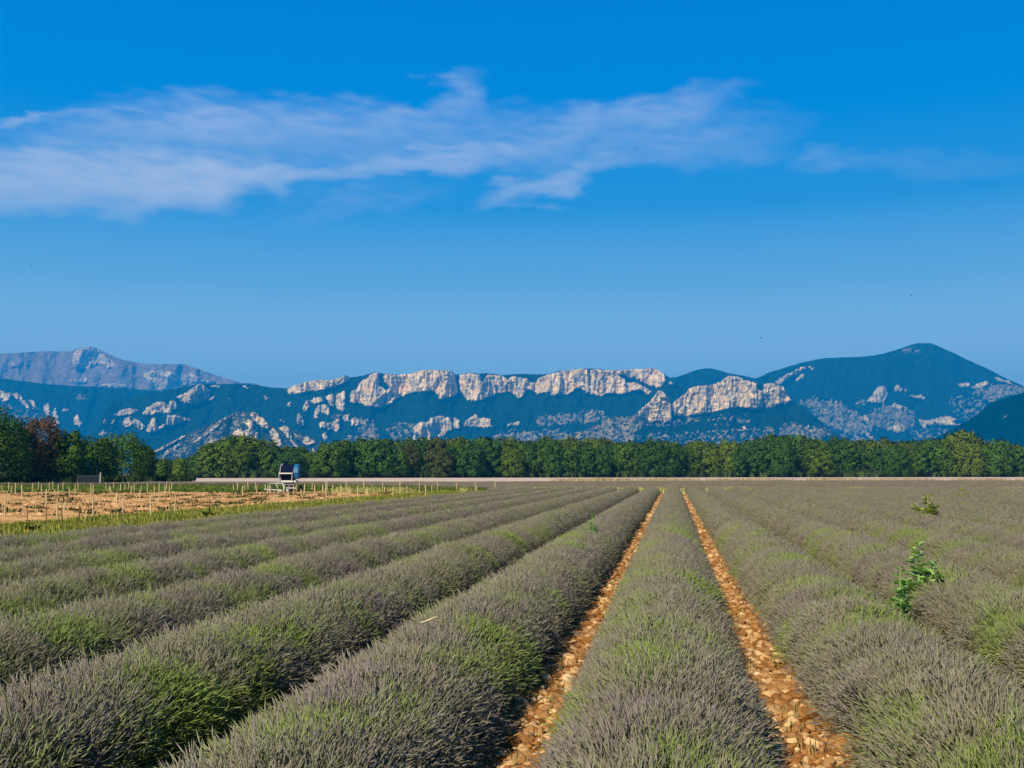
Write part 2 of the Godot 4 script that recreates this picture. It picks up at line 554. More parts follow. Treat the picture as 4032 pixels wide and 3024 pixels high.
func build_mountains() -> void:
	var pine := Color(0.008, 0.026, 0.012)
	# far bare mountain on the left
	var far_crest := trace([0, 1300, 1.7015], [-900, 210, -500, 190, -200, 172, 0, 158, 150, 150, 300, 140, 420, 142, 480, 140, 510, 122, 560, 113, 600, 111, 640, 116, 680, 138, 740, 165, 830, 200, 900, 215, 1000, 228, 1120, 228,
		1230, 228, 1300, 250, 1400, 285, 1500, 320, 1600, 350, 1700, 357, 1800, 380, 1880, 388, 2200, 460])
	massif("mountain", "bare brown mountain with a pale rocky peak behind the wooded left slopes", far_crest, 4.0, 62, 1580.0, 10500.0, Color(0.220, 0.165, 0.112), 1.9, 0.25, [
		[trace(Z1, [900, 310, 905, 140, 980, 70, 1060, 50, 1180, 55, 1280, 110, 1330, 180, 1400, 210, 1450, 290, 1340, 310, 1280, 270, 1140, 260, 1110, 320, 1070, 340, 1030, 310, 950, 320]), "rock", 0.35, "pale pinkish rock of the peak"],
		[trace(Z1, [1770, 390, 1900, 345, 2000, 345, 2150, 360, 2230, 400, 2260, 560, 2100, 590, 1980, 590, 1900, 540, 1830, 490]), "cliff", 0.1, "grey fluted cliff on the far mountain"],
		[trace(Z2, [355, 20, 400, -20, 480, -40, 560, 0, 640, 40, 740, 60, 780, 80, 600, 80, 500, 85, 350, 130]), "cliff", 0.1, ""],
		[trace(Z1, [830, 500, 950, 450, 1060, 430, 1130, 470, 1050, 490, 950, 500]), "rock", 0.1, ""],
		[trace(Z1, [1260, 530, 1380, 490, 1500, 510, 1640, 530, 1730, 570, 1600, 575, 1400, 560]), "rock", 0.2, ""],
		[trace(Z1, [1320, 490, 1480, 390, 1600, 360, 1650, 450, 1700, 520, 1560, 520]), "scree", 0.1, "", 0.0],
		[trace(Z1, [110, 270, 160, 240, 210, 270, 210, 305, 120, 300]), "rock", 0.1, ""]])
	# wooded slopes of the left valley
	var valley_crest := trace([0, 1300, 1.7015], [-900, 300, -400, 300, 0, 322, 150, 340, 300, 360, 480, 372, 700, 382, 900, 396, 1060, 404, 1200, 440, 1400, 560, 1500, 640])
	massif("mountain", "dark blue wooded slope at the left edge with pale rock teeth", valley_crest, 4.0, 80, 1720.0, 7300.0, pine, 1.7, 0.4, [
		[trace(Z1, [0, 590, 60, 610, 150, 640, 100, 720, 50, 740, 0, 700]), "rock", 0.2, ""],
		[trace(Z1, [150, 630, 200, 620, 260, 660, 330, 740, 365, 810, 330, 800, 240, 730, 180, 680]), "cliff", 0.6, "cream slanting rock band near the left edge"],
		[trace(Z1, [360, 720, 400, 710, 460, 770, 480, 850, 430, 830]), "rock", 0.2, ""],
		[trace(Z1, [540, 800, 580, 745, 612, 760, 622, 910, 580, 900, 560, 850]), "cliff", 0.25, ""],
		[trace(Z1, [655, 880, 680, 785, 712, 850, 742, 1010, 690, 1050, 655, 1000]), "cliff", 0.25, "tall thin rock needle on the left slope"],
		[trace(Z1, [765, 840, 800, 808, 852, 820, 830, 848]), "rock", 0.2, ""],
		[trace(Z1, [908, 980, 930, 920, 960, 888, 1000, 950, 1022, 1000, 990, 1038, 930, 1012]), "cliff", 0.3, ""],
		[trace(Z1, [0, 760, 200, 770, 380, 830, 520, 930, 640, 1000, 700, 1100, 300, 1100, 0, 950]), "scree", 0.2, "", 0.05],
		[trace(Z1, [945, 660, 1000, 640, 1080, 690, 1060, 705, 960, 700]), "scree", 0.0, "", -0.3]])
	# right mountain with its dark rounded summit
	var right_crest := trace([2900, 1300, 1.954], [-640, 520, -600, 400, -520, 366, -470, 362, -400, 340, -330, 312, -260, 296, -200, 293, -130, 310, -40, 335, 0, 342, 60, 352, 140, 371, 180, 360, 250, 325, 300, 310, 400, 280, 500, 250, 600, 228, 680, 215, 800, 210, 950, 205, 1050, 195,
		1130, 180, 1200, 160, 1280, 135, 1340, 112, 1400, 99, 1500, 101, 1540, 116, 1600, 145, 1680, 180, 1760, 220, 1850, 260, 1950, 305, 2050, 360, 2130, 395, 2212, 432, 2500, 520, 3000, 600])
	massif("mountain", "large dark wooded mountain on the right with a rounded summit and scattered pale rocks", right_crest, 3.8, 104, 1770.0, 7000.0, pine, 1.9, 0.15, [
		[trace(Z6, [480, 560, 530, 510, 640, 450, 760, 390, 870, 348, 860, 385, 740, 445, 640, 515, 540, 595]), "rock", 0.05, "grey rock stripe climbing to the right mountain"],
		[trace(Z6, [730, 530, 800, 460, 840, 448, 842, 490, 760, 538]), "cliff", 0.1, ""],
		[trace(Z6, [895, 350, 950, 368, 952, 402, 910, 392]), "rock", 0.1, ""],
		[trace(Z6, [1610, 810, 1700, 690, 1760, 608, 1840, 603, 1892, 690, 1870, 740, 1832, 822, 1740, 812, 1650, 802]), "cliff", 0.15, "grey rock knob halfway up the right mountain"],
		[trace(Z6, [1950, 640, 1970, 588, 2010, 588, 2060, 645, 2180, 640, 2050, 672, 1980, 672]), "rock", 0.1, ""],
		[trace(Z6, [1922, 862, 1950, 808, 2040, 838, 2145, 882, 2040, 884, 1930, 884]), "cliff", 0.3, ""],
		[trace(Z7, [620, 800, 700, 788, 800, 788, 862, 830, 820, 852, 740, 852, 660, 822]), "cliff", 0.2, ""],
		[trace(Z7, [1278, 640, 1450, 618, 1482, 660, 1360, 692]), "cliff", 0.4, ""],
		[trace(Z7, [1470, 692, 1560, 640, 1680, 592, 1752, 640, 1650, 682, 1500, 704]), "cliff", 0.4, ""],
		[trace(Z7, [1785, 560, 1870, 536, 1930, 590, 1980, 568, 2055, 650, 1960, 622, 1860, 592]), "rock", 0.4, ""],
		[trace(Z7, [1450, 712, 1800, 645, 2000, 645, 2230, 690, 2260, 740, 2000, 815, 1880, 855, 1750, 895, 1680, 865, 1650, 810]), "scree", 0.6, "", -0.18],
		[trace(Z7, [755, 1130, 900, 1140, 1050, 1096, 1150, 1076, 1310, 1132, 1200, 1162, 1360, 1202, 1250, 1214, 1050, 1214, 930, 1212, 862, 1194, 852, 1258, 820, 1242, 780, 1190]), "cliff", 0.35, "pale rock ledge low on the right mountain"],
		[trace(Z7, [1160, 880, 1290, 790, 1450, 820, 1620, 830, 1700, 920, 1580, 1060, 1450, 1140, 1340, 1130, 1250, 1000]), "scree", 0.2, "", 0.08],
		[trace(Z7, [460, 212, 600, 150, 700, 130, 792, 180, 780, 208, 680, 212]), "scree", 0.2, "", -0.1],
		[trace(Z7, [650, 1250, 900, 1230, 1200, 1250, 1250, 1330, 900, 1400, 660, 1390]), "scree", 0.0, "", 0.1],
		[trace(Z6, [780, 800, 900, 735, 1080, 795, 1080, 850, 950, 870, 800, 830]), "scree", 0.0, "", -0.2],
		[trace(Z6, [900, 1160, 1000, 1090, 1200, 1180, 1400, 1200, 1600, 1230, 1600, 1330, 900, 1330]), "scree", 0.0, "", -0.02],
		[trace(Z6, [1060, 790, 1280, 765, 1340, 850, 1450, 900, 1600, 980, 1700, 900, 1850, 830, 2212, 920, 2230, 1080, 2100, 1150, 1950, 1180, 1700, 1110, 1620, 1200, 1400, 1180, 1200, 1120, 1060, 1060, 980, 980, 860, 1000, 800, 930, 960, 920]), "scree", 0.0, "", -0.20],
		[trace(Z6, [1500, 760, 1600, 740, 1610, 810, 1540, 860, 1500, 850]), "scree", 0.1, "", -0.1],
		[trace(Z6, [1600, 1170, 1640, 1170, 1700, 1260, 1650, 1260]), "rock", 0.3, ""],
		[trace(Z6, [1570, 980, 1620, 940, 1640, 1000, 1620, 1050]), "rock", 0.3, ""],
		[trace(Z6, [1940, 1070, 2000, 1080, 2050, 1140, 2020, 1180, 1960, 1180]), "rock", 0.1, ""]])
	# central massif with the long cliff
	var mid_crest := PackedVector2Array([Vector2(330, 1740), Vector2(380, 1690), Vector2(415, 1615)])
	mid_crest.append_array(trace([0, 1300, 1.7015], [760, 482, 850, 460, 950, 440, 1050, 416, 1150, 396, 1250, 376, 1340, 358, 1450, 362, 1550, 360, 1640, 356, 1720, 366, 1800, 386, 1880, 386]))
	mid_crest.append_array(trace(Z3, [100, 315, 150, 285, 260, 248, 400, 220, 500, 202, 600, 210, 700, 195, 770, 170, 830, 146, 890, 176, 960, 170, 1060, 150, 1130, 130, 1190, 112, 1240, 122, 1300, 130, 1400, 138, 1520, 140, 1650, 125, 1690, 100, 1800, 84, 1950, 86, 2060, 84, 2140, 96]))
	mid_crest.append_array(trace(Z4, [290, 140, 350, 142, 480, 120, 600, 130, 680, 126, 800, 138, 900, 150, 1000, 140, 1130, 132, 1300, 140, 1480, 132, 1560, 100, 1640, 95, 1750, 78, 1880, 68, 2000, 66, 2100, 70]))
	mid_crest.append_array(trace(Z5, [280, 88, 420, 84, 500, 78, 640, 70, 760, 70, 820, 56, 900, 74, 940, 104, 1000, 134, 1050, 170, 1080, 205, 1110, 240, 1200, 300, 1350, 420, 1700, 700, 2100, 950]))
	massif("mountain", "long central ridge topped by a pale limestone cliff above blue wooded slopes", mid_crest, 3.4, 104, 1795.0, 6000.0, pine, 1.7, 0.35, [
		[trace(Z3, [90, 330, 150, 282, 260, 245, 400, 215, 500, 198, 600, 208, 700, 192, 770, 168, 830, 142, 892, 180, 870, 215, 800, 245, 720, 285, 650, 305, 520, 340, 400, 345, 310, 365, 230, 378, 180, 380, 170, 350, 130, 388, 100, 360]), "cliff", 0.6, "low end of the long cliff, leftmost"],
		[trace(Z3, [880, 390, 900, 345, 960, 320, 1000, 250, 1040, 205, 1090, 190, 1130, 150, 1190, 112, 1235, 122, 1240, 200, 1250, 280, 1290, 310, 1340, 340, 1370, 310, 1310, 240, 1295, 170, 1320, 132, 1400, 132, 1440, 145, 1520, 138, 1650, 122, 1690, 98, 1800, 84, 1950, 84, 2060, 82, 2140, 96, 2180, 160, 2200, 260, 2212, 330, 2226, 370, 2170, 410, 2110, 430, 2040, 450,
			1990, 450, 1980, 400, 1945, 370, 1900, 345, 1800, 355, 1700, 365, 1600, 385, 1550, 420, 1480, 435, 1430, 470, 1380, 510, 1300, 550, 1240, 566, 1160, 550, 1100, 530, 1030, 510, 990, 490, 930, 495, 880, 485]), "cliff", 0.95, "tallest, warmest buttress of the long cliff"],
		[trace(Z4, [345, 190, 335, 148, 480, 126, 600, 148, 610, 220, 640, 250, 680, 150, 800, 146, 900, 162, 950, 220, 990, 158, 1060, 162, 1110, 190, 1190, 185, 1210, 240, 1290, 240, 1330, 190, 1400, 158, 1500, 128, 1640, 100, 1750, 80, 1880, 70, 1945, 80, 1955, 220, 1960, 300, 1955, 400, 1900, 350, 1850, 320, 1800, 320, 1770, 355, 1690, 385, 1600, 400,
			1510, 415, 1470, 370, 1400, 365, 1330, 385, 1230, 350, 1200, 330, 1150, 370, 1140, 410, 1070, 440, 1040, 390, 960, 370, 890, 360, 800, 380, 700, 430, 640, 440, 600, 470, 540, 472, 480, 460, 430, 450, 380, 390, 355, 340, 340, 260]), "cliff", 0.75, "middle stretch of the long cliff beyond the dark cleft"],
		[trace(Z5, [75, 90, 140, 78, 280, 88, 420, 84, 500, 78, 640, 70, 760, 70, 820, 56, 900, 74, 940, 104, 1000, 138, 1012, 230, 960, 290, 900, 312, 880, 292, 780, 262, 720, 242, 690, 200, 600, 190, 545, 190, 520, 160, 490, 130, 420, 150, 460, 182, 500, 192, 530, 252, 620, 242, 700, 262, 780, 312, 842, 350, 800, 392, 760, 372, 690, 345, 600, 350,
			540, 370, 440, 396, 380, 386, 300, 376, 230, 416, 170, 406, 130, 400, 80, 390, 70, 300]), "cliff", 0.8, "right end of the long cliff with a dark overhang"],
		[trace(Z5, [1062, 225, 1112, 248, 1102, 284, 1060, 272]), "rock", 0.3, ""],
		[trace(Z3, [288, 570, 330, 470, 360, 448, 376, 520, 350, 592, 310, 602]), "cliff", 0.4, ""],
		[trace(Z3, [385, 480, 430, 428, 520, 418, 558, 460, 540, 492, 440, 512]), "cliff", 0.4, ""],
		[trace(Z3, [515, 520, 550, 506, 612, 540, 632, 642, 560, 638, 530, 622]), "cliff", 0.6, ""],
		[trace(Z3, [425, 660, 450, 556, 500, 520, 512, 600, 470, 694]), "rock", 0.4, ""],
		[trace(Z3, [568, 420, 640, 382, 678, 388, 682, 534, 640, 542, 608, 490]), "cliff", 0.3, ""],
		[trace(Z3, [706, 390, 760, 368, 800, 342, 822, 400, 818, 592, 770, 604, 728, 572, 702, 520]), "cliff", 0.4, "square rock tower below the long cliff"],
		[trace(Z3, [795, 650, 872, 636, 872, 722, 820, 734, 792, 700]), "rock", 0.2, ""],
		[trace(Z3, [890, 700, 930, 672, 992, 698, 1002, 772, 950, 788, 898, 778]), "cliff", 0.5, ""],
		[trace(Z3, [648, 740, 700, 696, 742, 698, 752, 832, 700, 844, 652, 832]), "cliff", 0.4, ""],
		[trace(Z3, [496, 740, 560, 726, 572, 802, 508, 804]), "rock", 0.2, ""],
		[trace(Z3, [588, 750, 637, 726, 642, 842, 598, 832]), "rock", 0.2, ""],
		[trace(Z3, [620, 640, 760, 620, 780, 690, 640, 700]), "scree", 0.1, "", 0.05],
		[trace(Z3, [980, 760, 1000, 700, 1100, 690, 1160, 700, 1200, 800, 1230, 880, 1250, 940, 1180, 1000, 1000, 1000, 780, 1000, 790, 950, 860, 910, 970, 880]), "scree", 0.2, "", -0.14],
		[trace(Z3, [542, 880, 570, 856, 602, 930, 575, 968, 552, 950]), "rock", 0.3, ""],
		[trace(Z3, [226, 640, 250, 626, 284, 680, 324, 740, 290, 784, 226, 772, 210, 720]), "rock", 0.2, ""],
		[trace(Z3, [1655, 980, 1668, 800, 1730, 738, 1860, 728, 1880, 688, 1990, 648, 2060, 668, 2120, 678, 2152, 750, 2142, 832, 2060, 872, 2050, 904, 1940, 926, 1900, 970, 1800, 980]), "cliff", 0.7, "warm rock outcrop just above the tree tops"],
		[trace(Z4, [268, 790, 280, 698, 310, 678, 337, 720, 342, 780, 362, 802, 290, 832]), "rock", 0.3, ""],
		[trace(Z4, [396, 760, 430, 708, 480, 688, 530, 636, 572, 648, 600, 700, 650, 678, 732, 688, 742, 760, 768, 792, 700, 802, 590, 802, 480, 798, 406, 786]), "cliff", 0.3, "grey rock crag right of the warm outcrop"],
		[trace(Z3, [1320, 800, 1400, 740, 1540, 720, 1660, 740, 1660, 980, 1380, 980, 1330, 900]), "scree", 0.2, "", 0.06],
		[trace(Z4, [900, 792, 980, 748, 1104, 732, 1094, 762, 960, 788]), "rock", 0.1, ""],
		[trace(Z4, [1280, 700, 1400, 650, 1560, 630, 1700, 640, 1800, 620, 1880, 590, 1940, 600, 2040, 590, 2150, 620, 2200, 700, 2100, 720, 1900, 740, 1750, 730, 1560, 770, 1400, 790, 1300, 770]), "scree", 0.1, "", -0.12],
		[trace(Z4, [760, 900, 940, 850, 1050, 830, 1200, 850, 1350, 870, 1430, 830, 1540, 815, 1640, 870, 1740, 870, 1850, 850, 2000, 820, 2212, 700, 2230, 1000, 760, 1000]), "scree", 0.2, "", -0.08],
		[trace(Z2, [285, 260, 400, 218, 480, 158, 600, 96, 680, 138, 724, 180, 718, 240, 640, 322, 560, 354, 480, 358, 400, 342, 330, 292]), "cliff", 0.3, "fan-shaped grey crag high on the left of the ridge"],
		[trace(Z2, [690, 312, 720, 268, 792, 250, 740, 292, 690, 334]), "rock", 0.3, ""],
		[trace(Z2, [688, 126, 760, 114, 852, 112, 822, 162, 730, 152]), "rock", 0.2, ""],
		[trace(Z2, [1130, 120, 1200, 140, 1225, 165, 1190, 165, 1140, 145]), "rock", 0.2, ""],
		[trace(Z2, [202, 370, 228, 312, 282, 306, 324, 360, 312, 412, 250, 422]), "cliff", 0.4, ""],
		[trace(Z2, [930, 280, 960, 262, 988, 300, 950, 308]), "rock", 0.4, ""],
		[trace(Z2, [1385, 250, 1410, 240, 1450, 300, 1410, 305]), "rock", 0.1, ""],
		[trace(Z2, [1675, 330, 1720, 330, 1730, 390, 1690, 380]), "rock", 0.1, ""],
		[trace(Z2, [1580, 550, 1620, 535, 1650, 575, 1600, 580]), "rock", 0.1, ""],
		[trace(Z1, [1775, 890, 1830, 798, 1960, 736, 2040, 736, 2134, 820, 2144, 874, 2040, 884, 1950, 872, 1860, 908]), "cliff", 0.5, "arched pale rock band on the left of the ridge"],
		[trace(Z1, [1425, 890, 1500, 838, 1600, 818, 1716, 832, 1704, 872, 1620, 894, 1500, 914, 1450, 914]), "cliff", 0.4, ""],
		[trace(Z1, [1525, 1020, 1570, 926, 1622, 926, 1634, 1032, 1570, 1044]), "cliff", 0.4, ""],
		[trace(Z1, [1636, 1000, 1670, 946, 1740, 976, 1804, 1040, 1750, 1112, 1700, 1052]), "cliff", 0.3, ""],
		[trace(Z1, [1815, 1100, 1870, 978, 1910, 916, 1944, 970, 1948, 1070, 2050, 996, 2064, 1042, 1950, 1104, 1840, 1124]), "cliff", 0.5, ""],
		[trace(Z1, [1380, 1010, 1420, 945, 1440, 950, 1420, 1020]), "rock", 0.3, ""],
		[trace(Z1, [1275, 1010, 1300, 946, 1338, 968, 1322, 1024]), "rock", 0.3, ""],
		[trace(Z1, [1225, 1140, 1280, 1086, 1334, 1130, 1280, 1164]), "rock", 0.4, ""],
		[trace(Z2, [170, 600, 188, 486, 260, 486, 330, 498, 400, 518, 478, 545, 400, 572, 300, 602, 210, 634]), "cliff", 0.4, "pointed pale rock band on the left of the ridge"]])
	# ribbed spur in front of the ridge
	var rib_crest := trace(Z2, [-160, 1060, -80, 985, 0, 930, 200, 830, 400, 735, 560, 675, 700, 598, 820, 556, 900, 515, 1000, 458, 1100, 438, 1170, 443, 1260, 446, 1350, 496, 1450, 590, 1500, 632, 1560, 650, 1640, 616, 1700, 636, 1760, 684, 1850, 694, 1950, 756, 2050, 816, 2080, 900, 2120, 1060])
	massif("mountain", "grey ribbed rocky spur behind the trees left of centre", rib_crest, 3.2, 96, 1800.0, 4700.0, Color(0.030, 0.044, 0.030), 1.4, 0.5, [
		[trace(Z2, [500, 832, 600, 748, 720, 658, 832, 572, 834, 612, 740, 694, 640, 774, 560, 834]), "cliff", 0.4, ""],
		[trace(Z2, [828, 560, 960, 474, 1012, 488, 900, 564, 838, 594]), "cliff", 0.3, ""],
		[trace(Z2, [0, 950, 200, 846, 400, 728, 412, 748, 220, 864, 20, 974]), "cliff", 0.3, ""],
		[trace(Z2, [116, 1004, 170, 936, 330, 836, 344, 862, 210, 964, 140, 1014]), "cliff", 0.4, ""],
		[trace(Z2, [646, 842, 760, 786, 850, 786, 952, 764, 900, 822, 800, 846]), "cliff", 0.3, ""],
		[trace(Z2, [976, 742, 1050, 666, 1112, 656, 1118, 784, 1000, 784]), "cliff", 0.4, ""],
		[trace(Z2, [1126, 580, 1200, 536, 1254, 556, 1254, 664, 1210, 654]), "cliff", 0.6, ""],
		[trace(Z2, [1210, 490, 1260, 446, 1332, 496, 1404, 538, 1464, 630, 1440, 674, 1370, 644, 1300, 592]), "cliff", 0.5, ""],
		[trace(Z2, [1446, 682, 1500, 646, 1560, 698, 1612, 820, 1644, 884, 1540, 874, 1500, 802]), "cliff", 0.5, ""],
		[trace(Z2, [1566, 652, 1660, 614, 1724, 700, 1734, 790, 1824, 882, 1800, 924, 1716, 812, 1640, 724]), "cliff", 0.4, ""],
		[trace(Z2, [1766, 712, 1850, 748, 1960, 768, 2034, 832, 1930, 874, 1850, 822, 1788, 782]), "cliff", 0.3, ""],
		[trace(Z2, [1080, 700, 1200, 660, 1310, 700, 1330, 850, 1250, 880, 1120, 800]), "rock", 0.1, ""],
		[trace(Z2, [560, 880, 800, 840, 850, 900, 820, 1010, 560, 1020]), "scree", 0.2, "", -0.3],
		[trace(Z2, [420, 720, 560, 680, 1000, 470, 1160, 460, 1120, 600, 900, 760, 600, 850, 420, 830]), "scree", 0.1, "", 0.04],
		[trace(Z2, [1980, 900, 2030, 920, 2060, 960, 2000, 960]), "rock", 0.3, ""],
		[trace(Z2, [2070, 950, 2100, 940, 2110, 1000, 2070, 985]), "rock", 0.4, ""],
		[trace(Z2, [10, 1010, 300, 900, 420, 830, 480, 880, 420, 1000, 100, 1060]), "scree", 0.2, "", -0.05]])
	# fluted cliff with the pinnacle and its foothills
	var flute_crest := trace(Z5, [-760, 1010, -500, 930, -300, 895, -100, 866, 0, 838, 100, 786, 250, 700, 400, 664, 570, 662, 640, 622, 700, 562, 800, 472, 860, 412, 920, 344, 960, 336, 1000, 372, 1050, 432, 1080, 516, 1096, 600, 1108, 488, 1200, 415, 1280, 350, 1320, 300, 1400, 286, 1560, 276, 1700, 226, 1780, 158, 1840, 143, 1900, 162, 2050, 218, 2150, 240])
	flute_crest.append_array(trace(Z6, [280, 590, 450, 556, 520, 596, 590, 606, 640, 716, 700, 790, 800, 840, 920, 930, 1050, 1040, 1200, 1160, 1350, 1260]))
	massif("mountain", "rocky foothill right of centre with a rock pinnacle and a fluted grey cliff", flute_crest, 3.3, 100, 1800.0, 5200.0, Color(0.007, 0.024, 0.014), 1.5, 0.5, [
		[trace(Z5, [620, 650, 740, 548, 820, 474, 920, 340, 970, 340, 1052, 436, 1084, 530, 1092, 650, 1082, 744, 960, 724, 880, 724, 800, 744, 760, 684]), "cliff", 0.5, "triangular rock pinnacle"],
		[trace(Z5, [1115, 640, 1108, 486, 1280, 366, 1300, 320, 1400, 284, 1560, 276, 1700, 230, 1790, 160, 1900, 165, 2040, 220, 2150, 250, 2172, 330, 2212, 350, 2232, 560, 2100, 574, 2000, 564, 1880, 554, 1800, 574, 1680, 584, 1560, 624, 1460, 634, 1380, 644, 1260, 664, 1180, 654]), "cliff", 0.4, "fluted grey cliff right of the pinnacle"],
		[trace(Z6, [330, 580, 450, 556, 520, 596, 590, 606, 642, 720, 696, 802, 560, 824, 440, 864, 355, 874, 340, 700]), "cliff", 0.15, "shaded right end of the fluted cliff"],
		[trace(Z5, [-60, 980, 20, 826, 150, 776, 280, 686, 420, 658, 560, 674, 640, 634, 760, 690, 860, 752, 760, 782, 660, 854, 600, 980]), "scree", 0.3, "", -0.2],
		[trace(Z5, [-760, 1030, -500, 925, -300, 890, -100, 860, 0, 830, 0, 1030]), "scree", 0.3, "", -0.2],
		[trace(Z5, [860, 750, 1080, 740, 1260, 670, 1500, 650, 1400, 720, 1100, 770, 900, 800]), "scree", 0.1, "", -0.05],
		[trace(Z5, [660, 900, 900, 860, 1200, 880, 1600, 840, 2212, 800, 2212, 1000, 660, 1000]), "scree", 0.0, "", 0.1],
		[trace(Z5, [1500, 720, 1700, 640, 1900, 640, 2100, 700, 2000, 760, 1700, 780]), "scree", 0.0, "", 0.16],
		[trace(Z6, [520, 1200, 560, 1080, 720, 1056, 820, 1120, 1000, 1090, 1200, 1180, 1050, 1240, 900, 1260, 700, 1240]), "scree", 0.0, "", -0.15],
		[trace(Z6, [880, 1090, 910, 1100, 960, 1180, 985, 1270, 950, 1290, 930, 1190]), "rock", 0.2, "pale rock gully low on the foothill"],
		[trace(Z6, [80, 1105, 110, 1100, 105, 1160, 85, 1180]), "rock", 0.3, ""],
		[trace(Z6, [780, 800, 1080, 795, 1080, 850, 950, 870, 800, 830]), "scree", 0.0, "", -0.1],
		[trace(Z6, [340, 1120, 450, 1110, 500, 1260, 350, 1260]), "scree", 0.1, "", -0.1]])
	# dark hill at the right edge
	var edge_crest := trace([2900, 1300, 1.954], [1360, 900, 1500, 845, 1600, 792, 1700, 736, 1780, 694, 1850, 652, 1900, 610, 1950, 562, 2000, 542, 2100, 512, 2212, 480, 2400, 430, 2700, 380, 3100, 340])
	massif("hill", "dark wooded hillside at the right edge of the view", edge_crest, 4.5, 50, 1785.0, 3600.0, Color(0.003, 0.015, 0.009), 1.6, 0.3, [
		[trace(Z7, [1930, 1080, 1960, 1062, 2005, 1080, 1990, 1120, 1940, 1110]), "scree", 0.0, "", -0.1]])


# ------------------------------------------------------------------ ground

func sheet(called: String, corners: Array, y: float, col: Color, label: String) -> MeshInstance3D:
	# a level field surface with four or more corners, given as [x, z]
	var poly := PackedVector2Array()
	for c in corners:
		poly.append(Vector2(c[0], c[1]))
	var g := Geo.new()
	for p in poly:
		g.add(Vector3(p.x, y, p.y), Vector3.UP, col)
	var ids := Geometry2D.triangulate_polygon(poly)
	for k in ids.size() / 3:
		g.tri(ids[k * 3], ids[k * 3 + 1], ids[k * 3 + 2])
	var m := vpaint(1.0, 0.05)
	var o := put(called, g.mesh(), m)
	tag(o, label, "", "", "structure")
	return o


func mottled(mat: StandardMaterial3D, lo: Color, hi: Color, scale: float, seed_at: int) -> void:
	var nt := NoiseTexture2D.new()
	var fn := FastNoiseLite.new()
	fn.seed = seed_at
	fn.frequency = 0.02
	fn.fractal_octaves = 5
	nt.noise = fn
	nt.width = 512
	nt.height = 512
	nt.seamless = true
	var ramp := Gradient.new()
	ramp.set_color(0, lo.linear_to_srgb())
	ramp.set_color(1, hi.linear_to_srgb())
	nt.color_ramp = ramp
	mat.albedo_texture = nt
	mat.uv1_triplanar = true
	mat.uv1_world_triplanar = true
	mat.uv1_scale = Vector3.ONE * scale


func build_ground() -> void:
	var g := Geo.new()
	var earth := Color(0.13, 0.10, 0.06)
	g.flat(Vector3(-16000, 0, 300), Vector3(16000, 0, 300), Vector3(16000, 0, -16000), Vector3(-16000, 0, -16000), Vector3.UP, earth)
	var ground := put("ground", g.mesh(), vpaint(1.0, 0.05))
	tag(ground, "flat brown plateau ground that carries the fields", "", "", "structure")

	# soil under the lavender rows
	var a := row_point(-13.2, -6)
	var b := row_point(60, -6)
	var c := row_point(60, 100)
	var d := row_point(-13.2, 100)
	var soil := sheet("field_soil", [[a.x, a.z], [b.x, b.z], [c.x, c.z], [d.x, d.z]], 0.004, Color(1, 1, 1), "orange stony soil under the lavender rows")
	mottled(soil.material_override, Color(0.16, 0.060, 0.014), Color(0.34, 0.15, 0.045), 0.35, 4)

	# grass headland left of the rows
	var e := row_point(-25.0, -6)
	var f := row_point(-23.0, 104)
	var g2 := row_point(-13.2, 104)
	var grass_strip := sheet("grass_ground", [[e.x, e.z], [a.x - 0.01, a.z], [g2.x - 0.01, g2.z], [f.x, f.z]], 0.004, Color(1, 1, 1), "bright green grass verge between the lavender and the staked plot")
	mottled(grass_strip.material_override, Color(0.18, 0.22, 0.05), Color(0.30, 0.32, 0.09), 0.5, 8)

	# cross headland at the row ends, green strip behind the plot
	var head := sheet("grass_ground", [[-24, -100.5], [70, -100.5], [75, -107], [-24, -107]], 0.012, Color(1, 1, 1), "narrow dry headland across the ends of the lavender rows")
	mottled(head.material_override, Color(0.20, 0.16, 0.10), Color(0.30, 0.27, 0.12), 0.3, 9)
	var green := sheet("grass_ground", [[-150, -105.5], [-2, -107.5], [-2, -128], [-24, -160], [-170, -172]], 0.008, Color(1, 1, 1), "green grass strip behind the staked plot")
	mottled(green.material_override, Color(0.045, 0.10, 0.018), Color(0.11, 0.17, 0.035), 0.2, 10)

	# far lavender field and the pale strip in front of the wood
	var far := sheet("field_soil", [[-130, -172], [-24, -160.2], [-1.9, -128.2], [-1.9, -107.2], [110, -107.2], [190, -232], [40, -222], [-10, -194], [-160, -192]], 0.004, Color(0.17, 0.135, 0.13), "ground of the far lavender field")
	far.set_meta("kind", "structure")
	var pale := sheet("field_strip", [[-66, -192.0], [-10, -193.5], [40, -221.5], [190, -231.5], [340, -520], [-134, -386]], 0.016, Color(1, 1, 1), "pale dry strip along the foot of the wood")
	mottled(pale.material_override, Color(0.44, 0.34, 0.28), Color(0.58, 0.48, 0.39), 0.05, 12)

	build_paths()
	build_grass()


